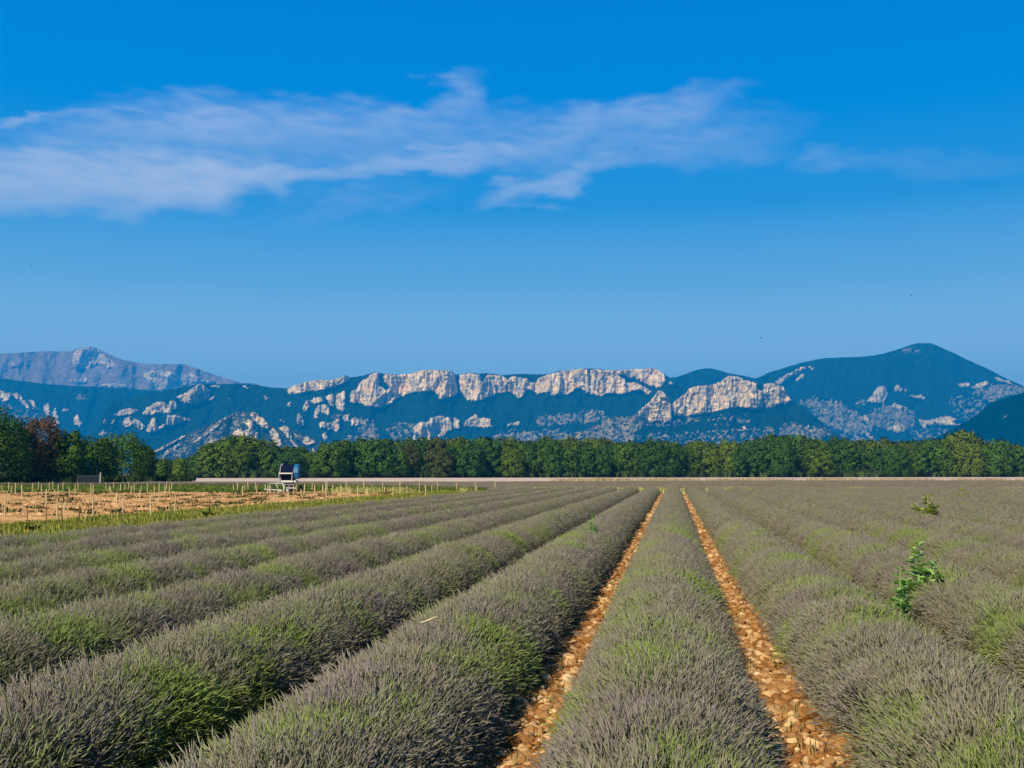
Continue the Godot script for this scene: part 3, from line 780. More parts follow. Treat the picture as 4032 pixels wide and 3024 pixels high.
func stone_mesh(seed_at: int) -> ArrayMesh:
	var r := RandomNumberGenerator.new()
	r.seed = seed_at
	var n := FastNoiseLite.new()
	n.seed = seed_at
	n.frequency = 0.9
	var g := Geo.new()
	var verts := [Vector3.UP, Vector3.DOWN, Vector3.LEFT, Vector3.RIGHT, Vector3.FORWARD, Vector3.BACK]
	var faces := []
	for sx in [-1, 1]:
		for sy in [-1, 1]:
			for sz in [-1, 1]:
				var p := Vector3(sx, 0, 0)
				var q := Vector3(0, sy, 0)
				var w := Vector3(0, 0, sz)
				var m1 := (p + q).normalized()
				var m2 := (q + w).normalized()
				var m3 := (w + p).normalized()
				faces.append_array([[p, m1, m3], [q, m1, m2], [w, m2, m3], [m1, m2, m3]])
	var squash := Vector3(r.randf_range(0.8, 1.25), r.randf_range(0.45, 0.7), r.randf_range(0.7, 1.0))
	for fc in faces:
		var ps := []
		for p: Vector3 in fc:
			ps.append(p * squash * (1.0 + 0.45 * n.get_noise_3dv(p * 1.7 + Vector3(seed_at, 0, 0))))
		var fnor: Vector3 = (ps[1] - ps[0]).cross(ps[2] - ps[0]).normalized()
		if fnor.dot(ps[0]) < 0: fnor = -fnor
		var ids := []
		for p: Vector3 in ps:
			ids.append(g.add(p, (fnor * 1.0 + p.normalized() * 0.16).normalized(), Color(1, 1, 1)))
		g.tri(ids[0], ids[1], ids[2])
	return g.mesh()


func build_paths() -> void:
	var stones := []
	for k in 7:
		stones.append(stone_mesh(100 + k))
	var stone_mats := []
	for col in [Color(0.40, 0.255, 0.115), Color(0.50, 0.355, 0.180), Color(0.32, 0.185, 0.072), Color(0.58, 0.45, 0.26), Color(0.25, 0.13, 0.046)]:
		stone_mats.append(paint(col, 0.95, 0.15))
	var loose_mat := vpaint(0.95, 0.15)
	var path_labels := ["shaded stony path on the near left of the middle lavender row", "sunlit orange stony path on the right of the middle lavender row"]
	var r := RandomNumberGenerator.new()
	r.seed = 77
	for which in 2:
		var uc := ROW_U0 + PITCH_U * (which - 0.5)
		var g := Geo.new()
		var s := 4.0
		var prev := []
		while s < 99.0:
			var line := []
			var half := 0.62
			var steps := 26 if s < 40 else 12
			for k in steps + 1:
				var u := lerpf(-half, half, float(k) / steps)
				var h := 0.035 + noise_b.get_noise_2d((uc + u) * 3.1, s * 3.1) * 0.07 + noise_a.get_noise_2d((uc + u) * 11.0, s * 11.0) * 0.04 + u * u * 0.10
				var t := noise_b.get_noise_2d((uc + u) * 2.0 + 40.0, s * 2.0) + 0.7 * noise_a.get_noise_2d(u * 11.0, s * 11.0)
				var col := mixc(Color(0.130, 0.050, 0.011), Color(0.37, 0.215, 0.082), 0.42 + t * 0.9)
				line.append(g.add(row_point(uc + u, s, maxf(0.012, h)), Vector3.UP, col))
			if prev.size() == line.size():
				for k in line.size() - 1:
					g.quad(prev[k], prev[k + 1], line[k + 1], line[k])
			elif prev.size() > 0:
				for k in line.size() - 1:
					g.quad(prev[k * 26 / 12], prev[mini(26, (k + 1) * 26 / 12)], line[k + 1], line[k])
			prev = line
			s += 0.05 if s < 16 else 0.1 if s < 40 else 0.5
		renormal(g)
		var path := put("path", g.mesh(), vpaint(1.0, 0.05))
		tag(path, path_labels[which], "", "", "structure")
		for k in 150:
			var st := 6.2 * pow(22.0 / 6.2, pow(r.randf(), 1.1))
			var size := 0.022 + 0.058 * pow(r.randf(), 2.6)
			var o := put("stone", stones[r.randi() % 7], stone_mats[[0, 0, 1, 1, 2, 3, 4][r.randi() % 7]], path)
			var u := uc + clampf(r.randfn(0.0, 0.17), -0.40, 0.40)
			o.transform = Transform3D(Basis(Vector3(0.3, 1, 0.2).normalized(), r.randf() * TAU).scaled(Vector3.ONE * size), row_point(u, st, 0.035 + size * 0.25))
		for part in 4:
			var where := []
			var tint := []
			for k in [2200, 2200, 2200, 7000][part]:
				var st := 5.5 * pow(95.0 / 5.5, r.randf())
				var size := (0.010 + 0.042 * pow(r.randf(), 3.2)) * (1.0 + st * 0.022)
				if part == 3: size *= 0.62
				var u := uc + clampf(r.randfn(0.0, 0.2), -0.52, 0.52)
				where.append(Transform3D(Basis(Vector3(r.randf() - 0.5, 1, r.randf() - 0.5).normalized(), r.randf() * TAU).scaled(Vector3.ONE * size), row_point(u, st, 0.03 + size * 0.3)))
				tint.append(mixc(Color(0.20, 0.090, 0.026), Color(0.52, 0.37, 0.19), pow(r.randf(), 1.7)) if part < 3 else mixc(Color(0.10, 0.040, 0.010), Color(0.36, 0.185, 0.065), r.randf()))
			scatter("loose_stones" if part < 3 else "soil_clods", stones[part], loose_mat, where, tint, path)


	var where2 := []
	var tint2 := []
	for k in 130:
		var st := 6.0 * pow(9.0, r.randf())
		var u := ROW_U0 + PITCH_U * (0.5 if r.randf() < 0.6 else -0.5) + r.randfn() * 0.16
		where2.append(Transform3D(Basis(Vector3.UP, r.randf() * TAU).scaled(Vector3.ONE * r.randf_range(0.4, 1.0)), row_point(u, st, 0.03)))
		tint2.append(mixc(Color(0.10, 0.17, 0.03), Color(0.42, 0.34, 0.16), r.randf()))
	tag(scatter("weeds", tuft_mesh(33, 9, 0.10, 0.13, 0.004), vpaint(0.9, 0.15), where2, tint2), "small green and dry weeds sprouting on the two stony paths", "weeds", "", "stuff")


func renormal(g: Geo) -> void:
	for k in g.n.size():
		g.n[k] = Vector3.ZERO
	for t in g.i.size() / 3:
		var a := g.i[t * 3]
		var b := g.i[t * 3 + 1]
		var c := g.i[t * 3 + 2]
		var f := (g.v[c] - g.v[a]).cross(g.v[b] - g.v[a])
		g.n[a] += f
		g.n[b] += f
		g.n[c] += f
	for k in g.n.size():
		g.n[k] = g.n[k].normalized() if g.n[k].length() > 0 else Vector3.UP


func tuft_mesh(seed_at: int, blades: int, spread: float, height: float, width: float) -> ArrayMesh:
	var r := RandomNumberGenerator.new()
	r.seed = seed_at
	var g := Geo.new()
	for k in blades:
		var an := r.randf() * TAU
		var out := Vector3(cos(an), 0, sin(an))
		var p := out * spread * sqrt(r.randf()) * 0.7
		var h := height * r.randf_range(0.55, 1.1)
		var tip := p + Vector3(0, h, 0) + out * h * r.randf_range(0.1, 0.6)
		var mid := p.lerp(tip, 0.55) + Vector3(0, h * 0.1, 0)
		var an2 := r.randf() * TAU
		var side := Vector3(cos(an2), 0, sin(an2)) * width
		var nn := (Vector3.UP * 0.8 + out * 0.5).normalized()
		var v := r.randf_range(0.75, 1.2)
		var col := Color(v, v, v)
		var a := g.add(p - side, nn, col)
		var b := g.add(p + side, nn, col)
		var c := g.add(mid + side * 0.7, nn, col)
		var d := g.add(mid - side * 0.7, nn, col)
		var e := g.add(tip, nn, col)
		g.quad(a, b, c, d)
		g.tri(d, c, e)
	return g.mesh()


func build_grass() -> void:
	var r := RandomNumberGenerator.new()
	r.seed = 31
	var mat := vpaint(0.9, 0.15)
	mat.backlight_enabled = true
	mat.backlight = Color(0.3, 0.3, 0.3)
	var tufts := [tuft_mesh(1, 34, 0.34, 0.17, 0.008), tuft_mesh(2, 30, 0.40, 0.13, 0.010), tuft_mesh(3, 16, 0.4, 0.36, 0.008)]
	# verge along the lavender: lush and yellow-green
	for kind in 3:
		var where := []
		var tint := []
		for k in [17000, 13000, 500][kind]:
			var s := 22.0 + 84.0 * r.randf()
			var u := -13.6 - (9.9 - s * 0.012) * pow(r.randf(), 0.7)
			var p := row_point(u, s)
			if not in_view(p, 0.15):
				continue
			var patch := noise_b.get_noise_2d(u * 0.35, s * 0.25)
			if u < -22.0 and r.randf() < 0.5:
				continue
			where.append(Transform3D(Basis(Vector3.UP, r.randf() * TAU).scaled(Vector3.ONE * r.randf_range(0.8, 1.5)), p))
			tint.append(mixc(Color(0.20, 0.27, 0.035), Color(0.40, 0.40, 0.10), 0.5 + patch * 1.2 + r.randf_range(-0.2, 0.2)))
		tag(scatter("grass", tufts[kind], mat, where, tint), ["bright green grass of the verge beside the lavender", "short yellow-green grass of the verge beside the lavender", "tall seeding grass in the verge beside the lavender"][kind], "grass", "", "stuff")
	# green strip behind the plot
	var where2 := []
	var tint2 := []
	for k in 9000:
		var z := -107.0 - 55.0 * pow(r.randf(), 1.3)
		var x := lerpf(-0.55 * -z, -3.0, r.randf())
		where2.append(Transform3D(Basis(Vector3.UP, r.randf() * TAU).scaled(Vector3.ONE * r.randf_range(1.2, 2.4)), Vector3(x, 0, z)))
		tint2.append(mixc(Color(0.06, 0.13, 0.018), Color(0.21, 0.27, 0.06), r.randf() + noise_b.get_noise_2d(x * 0.06, z * 0.1)))
	tag(scatter("grass", tufts[1], mat, where2, tint2), "dark green grass behind the staked plot", "grass", "", "stuff")
	# dry tufts at the row ends and in the far field
	var where3 := []
	var tint3 := []
	for k in 5200:
		var z := -100.6 - 5.5 * r.randf()
		var x := lerpf(-16.0, 62.0, r.randf())
		var spot := noise_a.get_noise_2d(x * 0.16, 3.0)
		var near_path := 0.0
		for q in 4:
			var e := row_point(ROW_U0 + PITCH_U * (q - 2.5), 100)
			near_path = maxf(near_path, 1.0 - absf(x - e.x) / 0.8)
		if spot + near_path * 1.6 < 0.10 + 0.3 * r.randf():
			continue
		where3.append(Transform3D(Basis(Vector3.UP, r.randf() * TAU).scaled(Vector3.ONE * r.randf_range(0.9, 2.0)), Vector3(x, 0, z)))
		tint3.append(mixc(Color(0.30, 0.36, 0.08), Color(0.52, 0.50, 0.20) if x < 2.0 else Color(0.66, 0.58, 0.30), r.randf()))
	for k in 5200:
		var x := lerpf(8.0, 150.0, r.randf())
		var z := -221.0 - 12.0 * r.randf()
		if noise_a.get_noise_2d(x * 0.06, z * 0.12) < 0.0:
			continue
		where3.append(Transform3D(Basis(Vector3.UP, r.randf() * TAU).scaled(Vector3.ONE * r.randf_range(1.5, 3.0)), Vector3(x, 0, z)))
		tint3.append(mixc(Color(0.40, 0.34, 0.16), Color(0.62, 0.53, 0.34), r.randf()))
	tag(scatter("grass", tufts[2], mat, where3, tint3), "pale dry grass tufts at the row ends and in the far field", "grass", "", "stuff")


# ------------------------------------------------------------------ trees

func crown_mesh(seed_at: int, width: float, height: float, lift: float, cards: int, size: float) -> ArrayMesh:
	var r := RandomNumberGenerator.new()
	r.seed = seed_at
	var g := Geo.new()
	var lobes := []
	var n := 30
	for k in n:
		var an := TAU * k * 0.618 + r.randf() * 0.5
		var t := (k + 0.5) / n
		var y := lift + (height - lift) * (0.06 + 0.86 * t)
		var reach := width * 0.5 * sqrt(maxf(0.05, 1.0 - pow(absf(t - 0.34) / 0.68, 2.6))) * r.randf_range(0.55, 0.8)
		lobes.append([Vector3(cos(an) * reach, y, sin(an) * reach), width * r.randf_range(0.10, 0.19), r.randf_range(0.66, 1.35)])
	lobes.append([Vector3(0, lift + (height - lift) * 0.5, 0), width * 0.3, 0.9])
	var middle := Vector3(0, lift + (height - lift) * 0.42, 0)
	for k in cards:
		var l: Array = lobes[r.randi() % lobes.size()]
		var dir := Vector3(r.randfn(), r.randfn() * 0.9, r.randfn()).normalized()
		var rad: float = l[1] * r.randf_range(0.72, 1.08)
		if r.randf() < 0.14: rad *= 1.35
		var p: Vector3 = l[0] + dir * rad * Vector3(1, 0.82, 1)
		var nn := (dir * 0.75 + (p - middle).normalized() * 0.45 + Vector3.UP * 0.15).normalized()
		var face := (nn + Vector3(r.randfn(), r.randfn(), r.randfn()) * 0.4).normalized()
		var x := face.cross(Vector3(r.randfn(), r.randfn(), r.randfn())).normalized()
		var y2 := face.cross(x)
		var s := size * r.randf_range(0.6, 1.3)
		var v: float = l[2] * r.randf_range(0.7, 1.3)
		var col := Color(v * r.randf_range(0.9, 1.15), v, v * 0.9)
		g.flat(p - x * s * 0.5, p - y2 * s * 0.42 + face * s * 0.1, p + x * s * 0.5, p + y2 * s * 0.42, nn, col)
	return g.mesh()


func trunk_mesh(seed_at: int, height: float, thick: float, width: float) -> ArrayMesh:
	var r := RandomNumberGenerator.new()
	r.seed = seed_at
	var g := Geo.new()
	var fork := height * 0.34
	g.tube([Vector3(0, -0.1, 0), Vector3(0.06, fork * 0.5, 0.03), Vector3(0.02, fork, 0.0), Vector3(0.1, height * 0.72, 0.05)], [thick, thick * 0.8, thick * 0.66, thick * 0.2], 7)
	for k in 5:
		var an := TAU * k / 5.0 + r.randf()
		var a := Vector3(0.03, fork * r.randf_range(0.8, 1.5), 0)
		var e := Vector3(cos(an), 0, sin(an)) * width * 0.34 + Vector3(0, height * r.randf_range(0.5, 0.78), 0)
		g.tube([a, a.lerp(e, 0.5) + Vector3(0, height * 0.05, 0), e], [thick * 0.45, thick * 0.3, thick * 0.1], 5)
	return g.mesh()


func leaf_paint(c: Color) -> StandardMaterial3D:
	var m := vpaint(0.85, 0.2)
	m.albedo_color = c.linear_to_srgb()
	m.backlight_enabled = true
	m.backlight = Color(0.25, 0.25, 0.25)
	return m


func build_woods() -> void:
	var r := RandomNumberGenerator.new()
	r.seed = 5
	var bark := paint(Color(0.075, 0.055, 0.04), 1.0, 0.1)
	var tones := {
		"dark green": leaf_paint(Color(0.038, 0.092, 0.014)), "mid green": leaf_paint(Color(0.055, 0.117, 0.015)), "olive green": leaf_paint(Color(0.080, 0.138, 0.016)),
		"yellow-green": leaf_paint(Color(0.096, 0.145, 0.019)), "bluish green": leaf_paint(Color(0.036, 0.089, 0.018)), "brown-leaved": leaf_paint(Color(0.085, 0.050, 0.028)), "russet": leaf_paint(Color(0.056, 0.072, 0.021))}
	var shapes := [["round", 10.0, 12.0, 0.3], ["broad", 13.0, 11.6, 0.2], ["tall", 7.4, 13.0, 0.4], ["low", 11.5, 10.2, 0.1], ["ragged", 9.6, 12.4, 0.2]]
	var protos := []
	for k in shapes.size():
		var t := base("oak_tree", Vector3.ZERO)
		put("trunk", trunk_mesh(40 + k, shapes[k][2], 0.28, shapes[k][1]), bark, t)
		put("crown", crown_mesh(60 + k, shapes[k][1], shapes[k][2], shapes[k][3], 4200, 0.60), tones["dark green"], t)
		protos.append(t)
	var used := [0, 0, 0, 0, 0]
	# the far tree line: pixel of the stem, height of the top in the photograph (2212 wide)
	var marks := [[430, "at the far left end of the wood"], [585, "below the ribbed rocky spur"], [690, "just left of the gap under the spur"], [860, "below the square rock tower"], [1020, "below the tall warm buttress"], [1180, "below the middle of the long cliff"],
		[1340, "below the right end of the long cliff"], [1480, "below the rock pinnacle"], [1640, "below the fluted cliff"], [1800, "below the saddle beside the fluted cliff"], [1930, "below the grey rock knob"], [2060, "below the rounded summit"], [2300, "by the dark hill at the right edge"]]
	var tops := PackedVector2Array([Vector2(330, 992), Vector2(420, 988), Vector2(440, 962), Vector2(480, 948), Vector2(540, 946), Vector2(590, 962), Vector2(660, 966), Vector2(686, 982), Vector2(705, 955), Vector2(760, 950), Vector2(880, 948), Vector2(1000, 950), Vector2(1130, 946), Vector2(1250, 950),
		Vector2(1340, 953), Vector2(1480, 952), Vector2(1600, 958), Vector2(1680, 944), Vector2(1760, 952), Vector2(1830, 950), Vector2(1960, 956), Vector2(2030, 952), Vector2(2080, 938), Vector2(2120, 950), Vector2(2212, 958), Vector2(2400, 955)])
	var count_at := {}
	var x := 338.0
	while x < 2330.0:
		var depth := 384.0 + maxf(0.0, x - 500.0) * 0.052 + r.randf_range(0, 16)
		var k := r.randi() % 5
		var tone: String = ["dark green", "mid green", "mid green", "olive green", "bluish green", "dark green"][r.randi() % 6]
		if x > 870 and x < 900 or x > 930 and x < 962: tone = "russet"
		if x > 2055 and x < 2100: tone = "yellow-green"
		if x > 1530 and x < 1575: tone = "yellow-green"
		var foot := far_point(x * 1.8228, 1860, depth)
		var want := (1021.0 - along(tops, x)) / 2400.0 * depth + 1.9
		want *= r.randf_range(0.68, 1.0) if r.randf() < 0.7 else r.randf_range(0.98, 1.09)
		var t: Node3D = protos[k] if used[k] == 0 else protos[k].duplicate()
		if used[k] > 0:
			t.name = numbered("oak_tree")
			add_child(t)
		used[k] += 1
		t.position = Vector3(foot.x, 0, foot.z)
		t.rotation.y = r.randf() * TAU
		var sy: float = want / shapes[k][2]
		var sx := lerpf(sy, 1.0, 0.5) * r.randf_range(0.8, 1.25)
		t.scale = Vector3(sx, sy, sx)
		t.get_node("crown").material_override = tones[tone]
		var where := ""
		for m in marks:
			if x < m[0]:
				where = m[1]
				break
		count_at[where] = count_at.get(where, 0) + 1
		tag(t, "%s %s tree, %s of those %s" % [tone, shapes[k][0], ordinal(count_at[where]), where], "tree", "trees of the far wood")
		x += r.randf_range(9, 30) * (0.75 if x < 700 else 1.0)
	# the wood behind its edge
	for k in 5:
		var spots := []
		var tint := []
		for j in 46:
			var xx := lerpf(400.0, 2400.0, (j + r.randf()) / 46.0)
			var depth := 398.0 + maxf(0.0, xx - 500.0) * 0.052 + r.randf_range(0, 45)
			var p := far_point(xx * 1.8228, 1860, depth)
			var want := (1021.0 - along(tops, xx)) / 2400.0 * depth + 1.9
			if absf(xx - 686) < 26: want *= 0.8
			var sy: float = want * r.randf_range(0.78, 1.06) / shapes[k][2]
			spots.append(Transform3D(Basis(Vector3.UP, r.randf() * TAU).scaled(Vector3(sy * 1.05, sy, sy * 1.05)), Vector3(p.x, 0, p.z)))
			tint.append(mixc(Color(0.038, 0.086, 0.016), Color(0.098, 0.138, 0.020), r.randf()))
		tag(scatter("woodland", protos[k].get_node("crown").mesh, leaf_paint(Color(1, 1, 1)), spots, tint), "mass of green tree tops showing behind the front trees of the wood", "woodland", "", "stuff")
	# undergrowth that closes the foot of the wood
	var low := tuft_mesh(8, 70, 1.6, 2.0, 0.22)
	var spots2 := []
	var tint2 := []
	for j in 1100:
		var xx := lerpf(215.0, 2400.0, r.randf())
		var depth := 388.0 + maxf(0.0, xx - 500.0) * 0.052 + r.randf_range(0, 10)
		if xx < 420: depth = r.randf_range(215, 260)
		if j % 6 == 0:
			xx = lerpf(-60.0, 325.0, r.randf())
			depth = r.randf_range(182, 205)
		var p := far_point(xx * 1.8228, 1860, depth)
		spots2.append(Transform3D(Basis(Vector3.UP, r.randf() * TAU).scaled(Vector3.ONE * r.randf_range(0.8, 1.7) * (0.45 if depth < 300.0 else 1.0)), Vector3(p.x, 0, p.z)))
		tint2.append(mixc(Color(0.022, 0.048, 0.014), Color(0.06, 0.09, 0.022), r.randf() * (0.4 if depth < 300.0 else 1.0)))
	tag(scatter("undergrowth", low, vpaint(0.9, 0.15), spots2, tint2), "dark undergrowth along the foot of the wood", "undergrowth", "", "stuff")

	# nearer trees on the left
	var near := [  # x, top, depth, width factor, shape, tone, label
		[-28, 880, 176, 1.0, 1, "dark green", "dark tree cut by the left edge of the view"],
		[18, 902, 184, 1.0, 0, "dark green", "big dark green tree just left of the brown-leaved tree"],
		[86, 898, 188, 1.0, 4, "brown-leaved", "brown-leaved tree among the dark trees near the left edge"],
		[148, 930, 190, 0.9, 0, "mid green", "dark green tree just right of the brown-leaved tree, above the tall pole"],
		[205, 948, 200, 1.0, 1, "dark green", "low dark tree behind the field gate"],
		[262, 938, 215, 1.15, 1, "mid green", "broad green tree right of the field gate"],
		[312, 962, 225, 0.8, 0, "dark green", "smaller green tree at the right end of the near left trees"],
		[60, 960, 205, 1.1, 3, "dark green", "dark low tree filling the shade under the brown-leaved tree"],
		[120, 958, 210, 1.1, 3, "dark green", "dark low tree in the shade left of the field gate"],
		[350, 992, 270, 0.9, 2, "mid green", "slim green tree between the near left trees and the far wood"],
		[388, 990, 300, 0.9, 0, "olive green", "olive tree with a bright side left of the far wood"]]
	for q in near:
		var k: int = q[4]
		var t := base("oak_tree", Vector3.ZERO)
		var want: float = (1021.0 - q[1]) / 2400.0 * q[2] + 1.9
		var f := want / float(shapes[k][2])
		put("trunk", trunk_mesh(200 + int(q[0]) + 30, want, 0.26, shapes[k][1] * f), bark, t)
		put("crown", crown_mesh(300 + int(q[0]) + 30, shapes[k][1] * f * q[3], want, want * 0.10, 6500, 0.36), tones[q[5]], t)
		var foot := far_point(q[0] * 1.8228, 1860, q[2])
		t.position = Vector3(foot.x, 0, foot.z)
		tag(t, q[6], "tree", "trees at the left")


# ------------------------------------------------------------------ lavender

func clump_mesh(seed_at: int, stems: int, spread: float, length: float, stalk: float, spike: float, sides: int, leaves: int) -> ArrayMesh:
	var r := RandomNumberGenerator.new()
	r.seed = seed_at
	var g := Geo.new()
	for k in stems:
		var an := r.randf() * TAU
		var off := Vector3(cos(an), 0, sin(an)) * spread * sqrt(r.randf())
		var lean := off / spread * 0.34 + Vector3(r.randfn() * 0.19, 0, r.randfn() * 0.19)
		var l := length * r.randf_range(0.62, 1.12)
		var a := off * 0.75
		var d1 := (Vector3.UP + lean).normalized()
		var bend := Vector3(r.randfn(), 0, r.randfn()) * 0.18
		var b := a + d1 * l * 0.4
		var d2 := (d1 + bend).normalized()
		var c := b + d2 * l * 0.36
		var d3 := (d2 + bend * 1.4).normalized()
		var sl := spike * r.randf_range(0.75, 1.25)
		var tip := c + d3 * sl
		var side := d1.cross(Vector3(r.randfn(), r.randfn() * 0.2, r.randfn())).normalized()
		var nn := (side.cross(d1) * 0.6 + Vector3.UP * 0.5 + lean * 0.8).normalized()
		var v := r.randf_range(0.8, 1.2)
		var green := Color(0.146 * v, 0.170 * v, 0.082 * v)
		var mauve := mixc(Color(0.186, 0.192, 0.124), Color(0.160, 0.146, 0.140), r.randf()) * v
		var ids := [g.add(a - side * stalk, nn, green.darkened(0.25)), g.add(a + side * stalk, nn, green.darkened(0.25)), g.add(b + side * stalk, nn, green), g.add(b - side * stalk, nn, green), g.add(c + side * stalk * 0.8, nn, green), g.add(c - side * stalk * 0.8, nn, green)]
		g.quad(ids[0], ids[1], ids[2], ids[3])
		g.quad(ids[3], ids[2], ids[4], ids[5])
		var mid := c + d3 * sl * 0.42
		var rad := stalk * 1.95
		var e1 := side
		var e2 := d3.cross(side).normalized()
		var low := g.add(c, nn, mauve)
		var top := g.add(tip, nn, mauve)
		var ring := []
		for s in sides:
			var aa := TAU * s / sides
			var out := e1 * cos(aa) + e2 * sin(aa)
			ring.append(g.add(mid + out * rad * r.randf_range(0.8, 1.15), (out + Vector3.UP * 0.25).normalized(), mauve * r.randf_range(0.85, 1.12)))
		if sides == 2:
			g.tri(low, ring[0], ring[1])
			g.tri(top, ring[0], ring[1])
		else:
			for s in sides:
				g.tri(low, ring[s], ring[(s + 1) % sides])
				g.tri(top, ring[s], ring[(s + 1) % sides])
	for k in leaves:
		var an := r.randf() * TAU
		var out := Vector3(cos(an), 0, sin(an))
		var a := out * spread * r.randf() * 0.8
		var l := length * r.randf_range(0.25, 0.55)
		var tip := a + (Vector3.UP + out * r.randf_range(0.1, 0.8)).normalized() * l
		var side := Vector3(-out.z, 0, out.x).rotated(Vector3.UP, r.randf()) * stalk * 1.6
		var nn := (Vector3.UP + out * 0.6).normalized()
		var v := r.randf_range(0.8, 1.25)
		var col := Color(0.115 * v, 0.155 * v, 0.055 * v)
		var m := a.lerp(tip, 0.5)
		var q := [g.add(a, nn, col), g.add(m + side, nn, col), g.add(tip, nn, col), g.add(m - side, nn, col)]
		g.quad(q[0], q[1], q[2], q[3])
	return g.mesh()


func row_label(k: int) -> String:
	if k == 0: return "lavender row in the middle, between the two stony paths"
	if k == -1: return "lavender row just left of the shaded stony path"
	if k == 1: return "lavender row just right of the sunlit stony path"
	if k == -7: return "outermost lavender row beside the green grass verge"
	if k < 0: return "grey-green lavender row, %s to the left of the middle row" % ordinal(-k)
	return "grey-green lavender row, %s to the right of the middle row" % ordinal(k)


func build_lavender() -> void:
	var r := RandomNumberGenerator.new()
	r.seed = 1234
	var near := []
	var mid := []
	var far := []
	for k in 4:
		near.append(clump_mesh(500 + k, 66, 0.13, 0.39, 0.0021, 0.078, 4, 36))
		mid.append(clump_mesh(520 + k, 40, 0.15, 0.39, 0.0033, 0.084, 3, 28))
	for k in 3:
		far.append(clump_mesh(540 + k, 44, 0.20, 0.36, 0.0052, 0.085, 3, 26))
	var mat := vpaint(0.85, 0.2)
	mat.backlight_enabled = true
	mat.backlight = Color(0.22, 0.22, 0.22)
	var cushion_mat := vpaint(1.0, 0.05)
	for k in range(-7, 21):
		var uc := ROW_U0 + PITCH_U * k
		var row := base("lavender_row", Vector3.ZERO)
		tag(row, row_label(k), "lavender row", "lavender rows of the near field")
		# leafy cushion under the stems
		var g := Geo.new()
		var s := 3.0 if absi(k) < 4 else maxf(3.0, absf(uc) * 0.9)
		var start := s
		var prev := []
		while s < ROW_END:
			var line := []
			for q in 13:
				var an := lerpf(-PI / 2, PI / 2, q / 12.0)
				var bump := 1.0 + noise_a.get_noise_3d(s * 2.1, an * 0.8, k * 9.0) * 0.14 + noise_b.get_noise_3d(s * 7.0, an * 2.5, k * 5.0) * 0.16
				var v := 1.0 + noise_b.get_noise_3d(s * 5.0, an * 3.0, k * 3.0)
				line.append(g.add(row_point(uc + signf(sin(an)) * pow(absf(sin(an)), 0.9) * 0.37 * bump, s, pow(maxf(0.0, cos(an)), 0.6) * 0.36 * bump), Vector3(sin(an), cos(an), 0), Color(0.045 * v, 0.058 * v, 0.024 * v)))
			if prev.size():
				for q in 12:
					g.quad(prev[q], prev[q + 1], line[q + 1], line[q])
			prev = line
			s += clampf(s * 0.008, 0.06, 0.5)
		renormal(g)
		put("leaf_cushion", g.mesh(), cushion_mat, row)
		# flowering stems, in three distances
		for zone in 3:
			var lo: float = [start, 30.0, 60.0][zone]
			var hi: float = [30.0, 60.0, ROW_END][zone]
			if lo >= hi:
				continue
			lo = maxf(lo, start)
			var per_m: float = [84.0, 60.0, 40.0][zone]
			var kinds: int = [4, 4, 3][zone]
			var where := []
			var tint := []
			for q in kinds:
				where.append([])
				tint.append([])
			for q in int((hi - lo) * per_m):
				var st := lo + (hi - lo) * r.randf()
				var an := deg_to_rad(lerpf(-85.0, 85.0, r.randf()))
				var foot := row_point(uc + sin(an) * 0.335, st)
				if not in_view(foot):
					continue
				var plant := noise_a.get_noise_2d(st * 1.3, k * 17.0)
				var size := 1.0 + plant * 0.13 + r.randf_range(-0.12, 0.12)
				foot.y = pow(cos(an), 0.55) * 0.29 * (1.0 + plant * 0.18)
				var up := row_side * sin(an) * 0.88 + Vector3.UP * (cos(an) * 0.85 + 0.20) + row_dir * r.randfn() * 0.24 + row_side * 0.05
				up = up.normalized()
				var x := up.cross(Vector3(r.randfn(), 0.1, r.randfn())).normalized()
				var bs := Basis(x, up, x.cross(up)).scaled(Vector3.ONE * size)
				# patches: fresh green shoots, mauve flowers, faded beige heads
				var gn := noise_b.get_noise_2d(st * 0.55 + k * 13.0, an * 0.5 + k * 3.0) + 0.35 * noise_a.get_noise_2d(st * 2.3, k * 7.0 + an)
				var mv := noise_a.get_noise_2d(st * 0.35 + 100.0, k * 5.0 + an * 0.4)
				var col := Color(1, 1, 1)
				if gn > 0.10: col = mixc(col, Color(0.92, 1.30, 0.44), (gn - 0.10) * (3.2 if st < 28.0 else 1.3))
				elif mv > 0.05: col = mixc(col, Color(0.98, 0.90, 1.08), (mv - 0.05) * 2.2)
				else: col = mixc(col, Color(1.08, 1.06, 0.94), -mv * 1.6)
				col = col * r.randf_range(0.85, 1.12)
				col.a = 1.0
				var pick := r.randi() % kinds
				where[pick].append(Transform3D(bs, foot))
				tint[pick].append(col)
			for q in kinds:
				if where[q].size():
					scatter("flower_stems", [near, mid, far][zone][q], mat, where[q], tint[q], row)
	# far field beyond the row ends
	var big := clump_mesh(560, 60, 0.7, 0.34, 0.014, 0.11, 3, 40)
	var spots := []
	var tint := []
	for k in 52000:
		var z := -108.0 - 140.0 * pow(r.randf(), 1.2)
		var x := lerpf(-0.52, 0.56, r.randf()) * -z
		if x < -2.0 and z > -128.0 or x < -24.0 and z > -165.0 or x < -2.0 and x >= -24.0 and z > -128.0 - (-x - 2.0) * 1.45:
			continue
		if z < -192.0 - clampf((x + 10.0) * 0.5, 0.0, 28.0) or x < -62.0 and z < -168.0:
			continue
		spots.append(Transform3D(Basis(Vector3.UP, r.randf() * TAU).scaled(Vector3.ONE * r.randf_range(0.8, 1.25)), Vector3(x, 0.02, z)))
		var c := mixc(Color(0.98, 0.90, 1.0), Color(1.08, 1.02, 0.92), 0.5 + noise_b.get_noise_2d(x * 0.03, z * 0.03))
		tint.append(c * r.randf_range(0.85, 1.1))
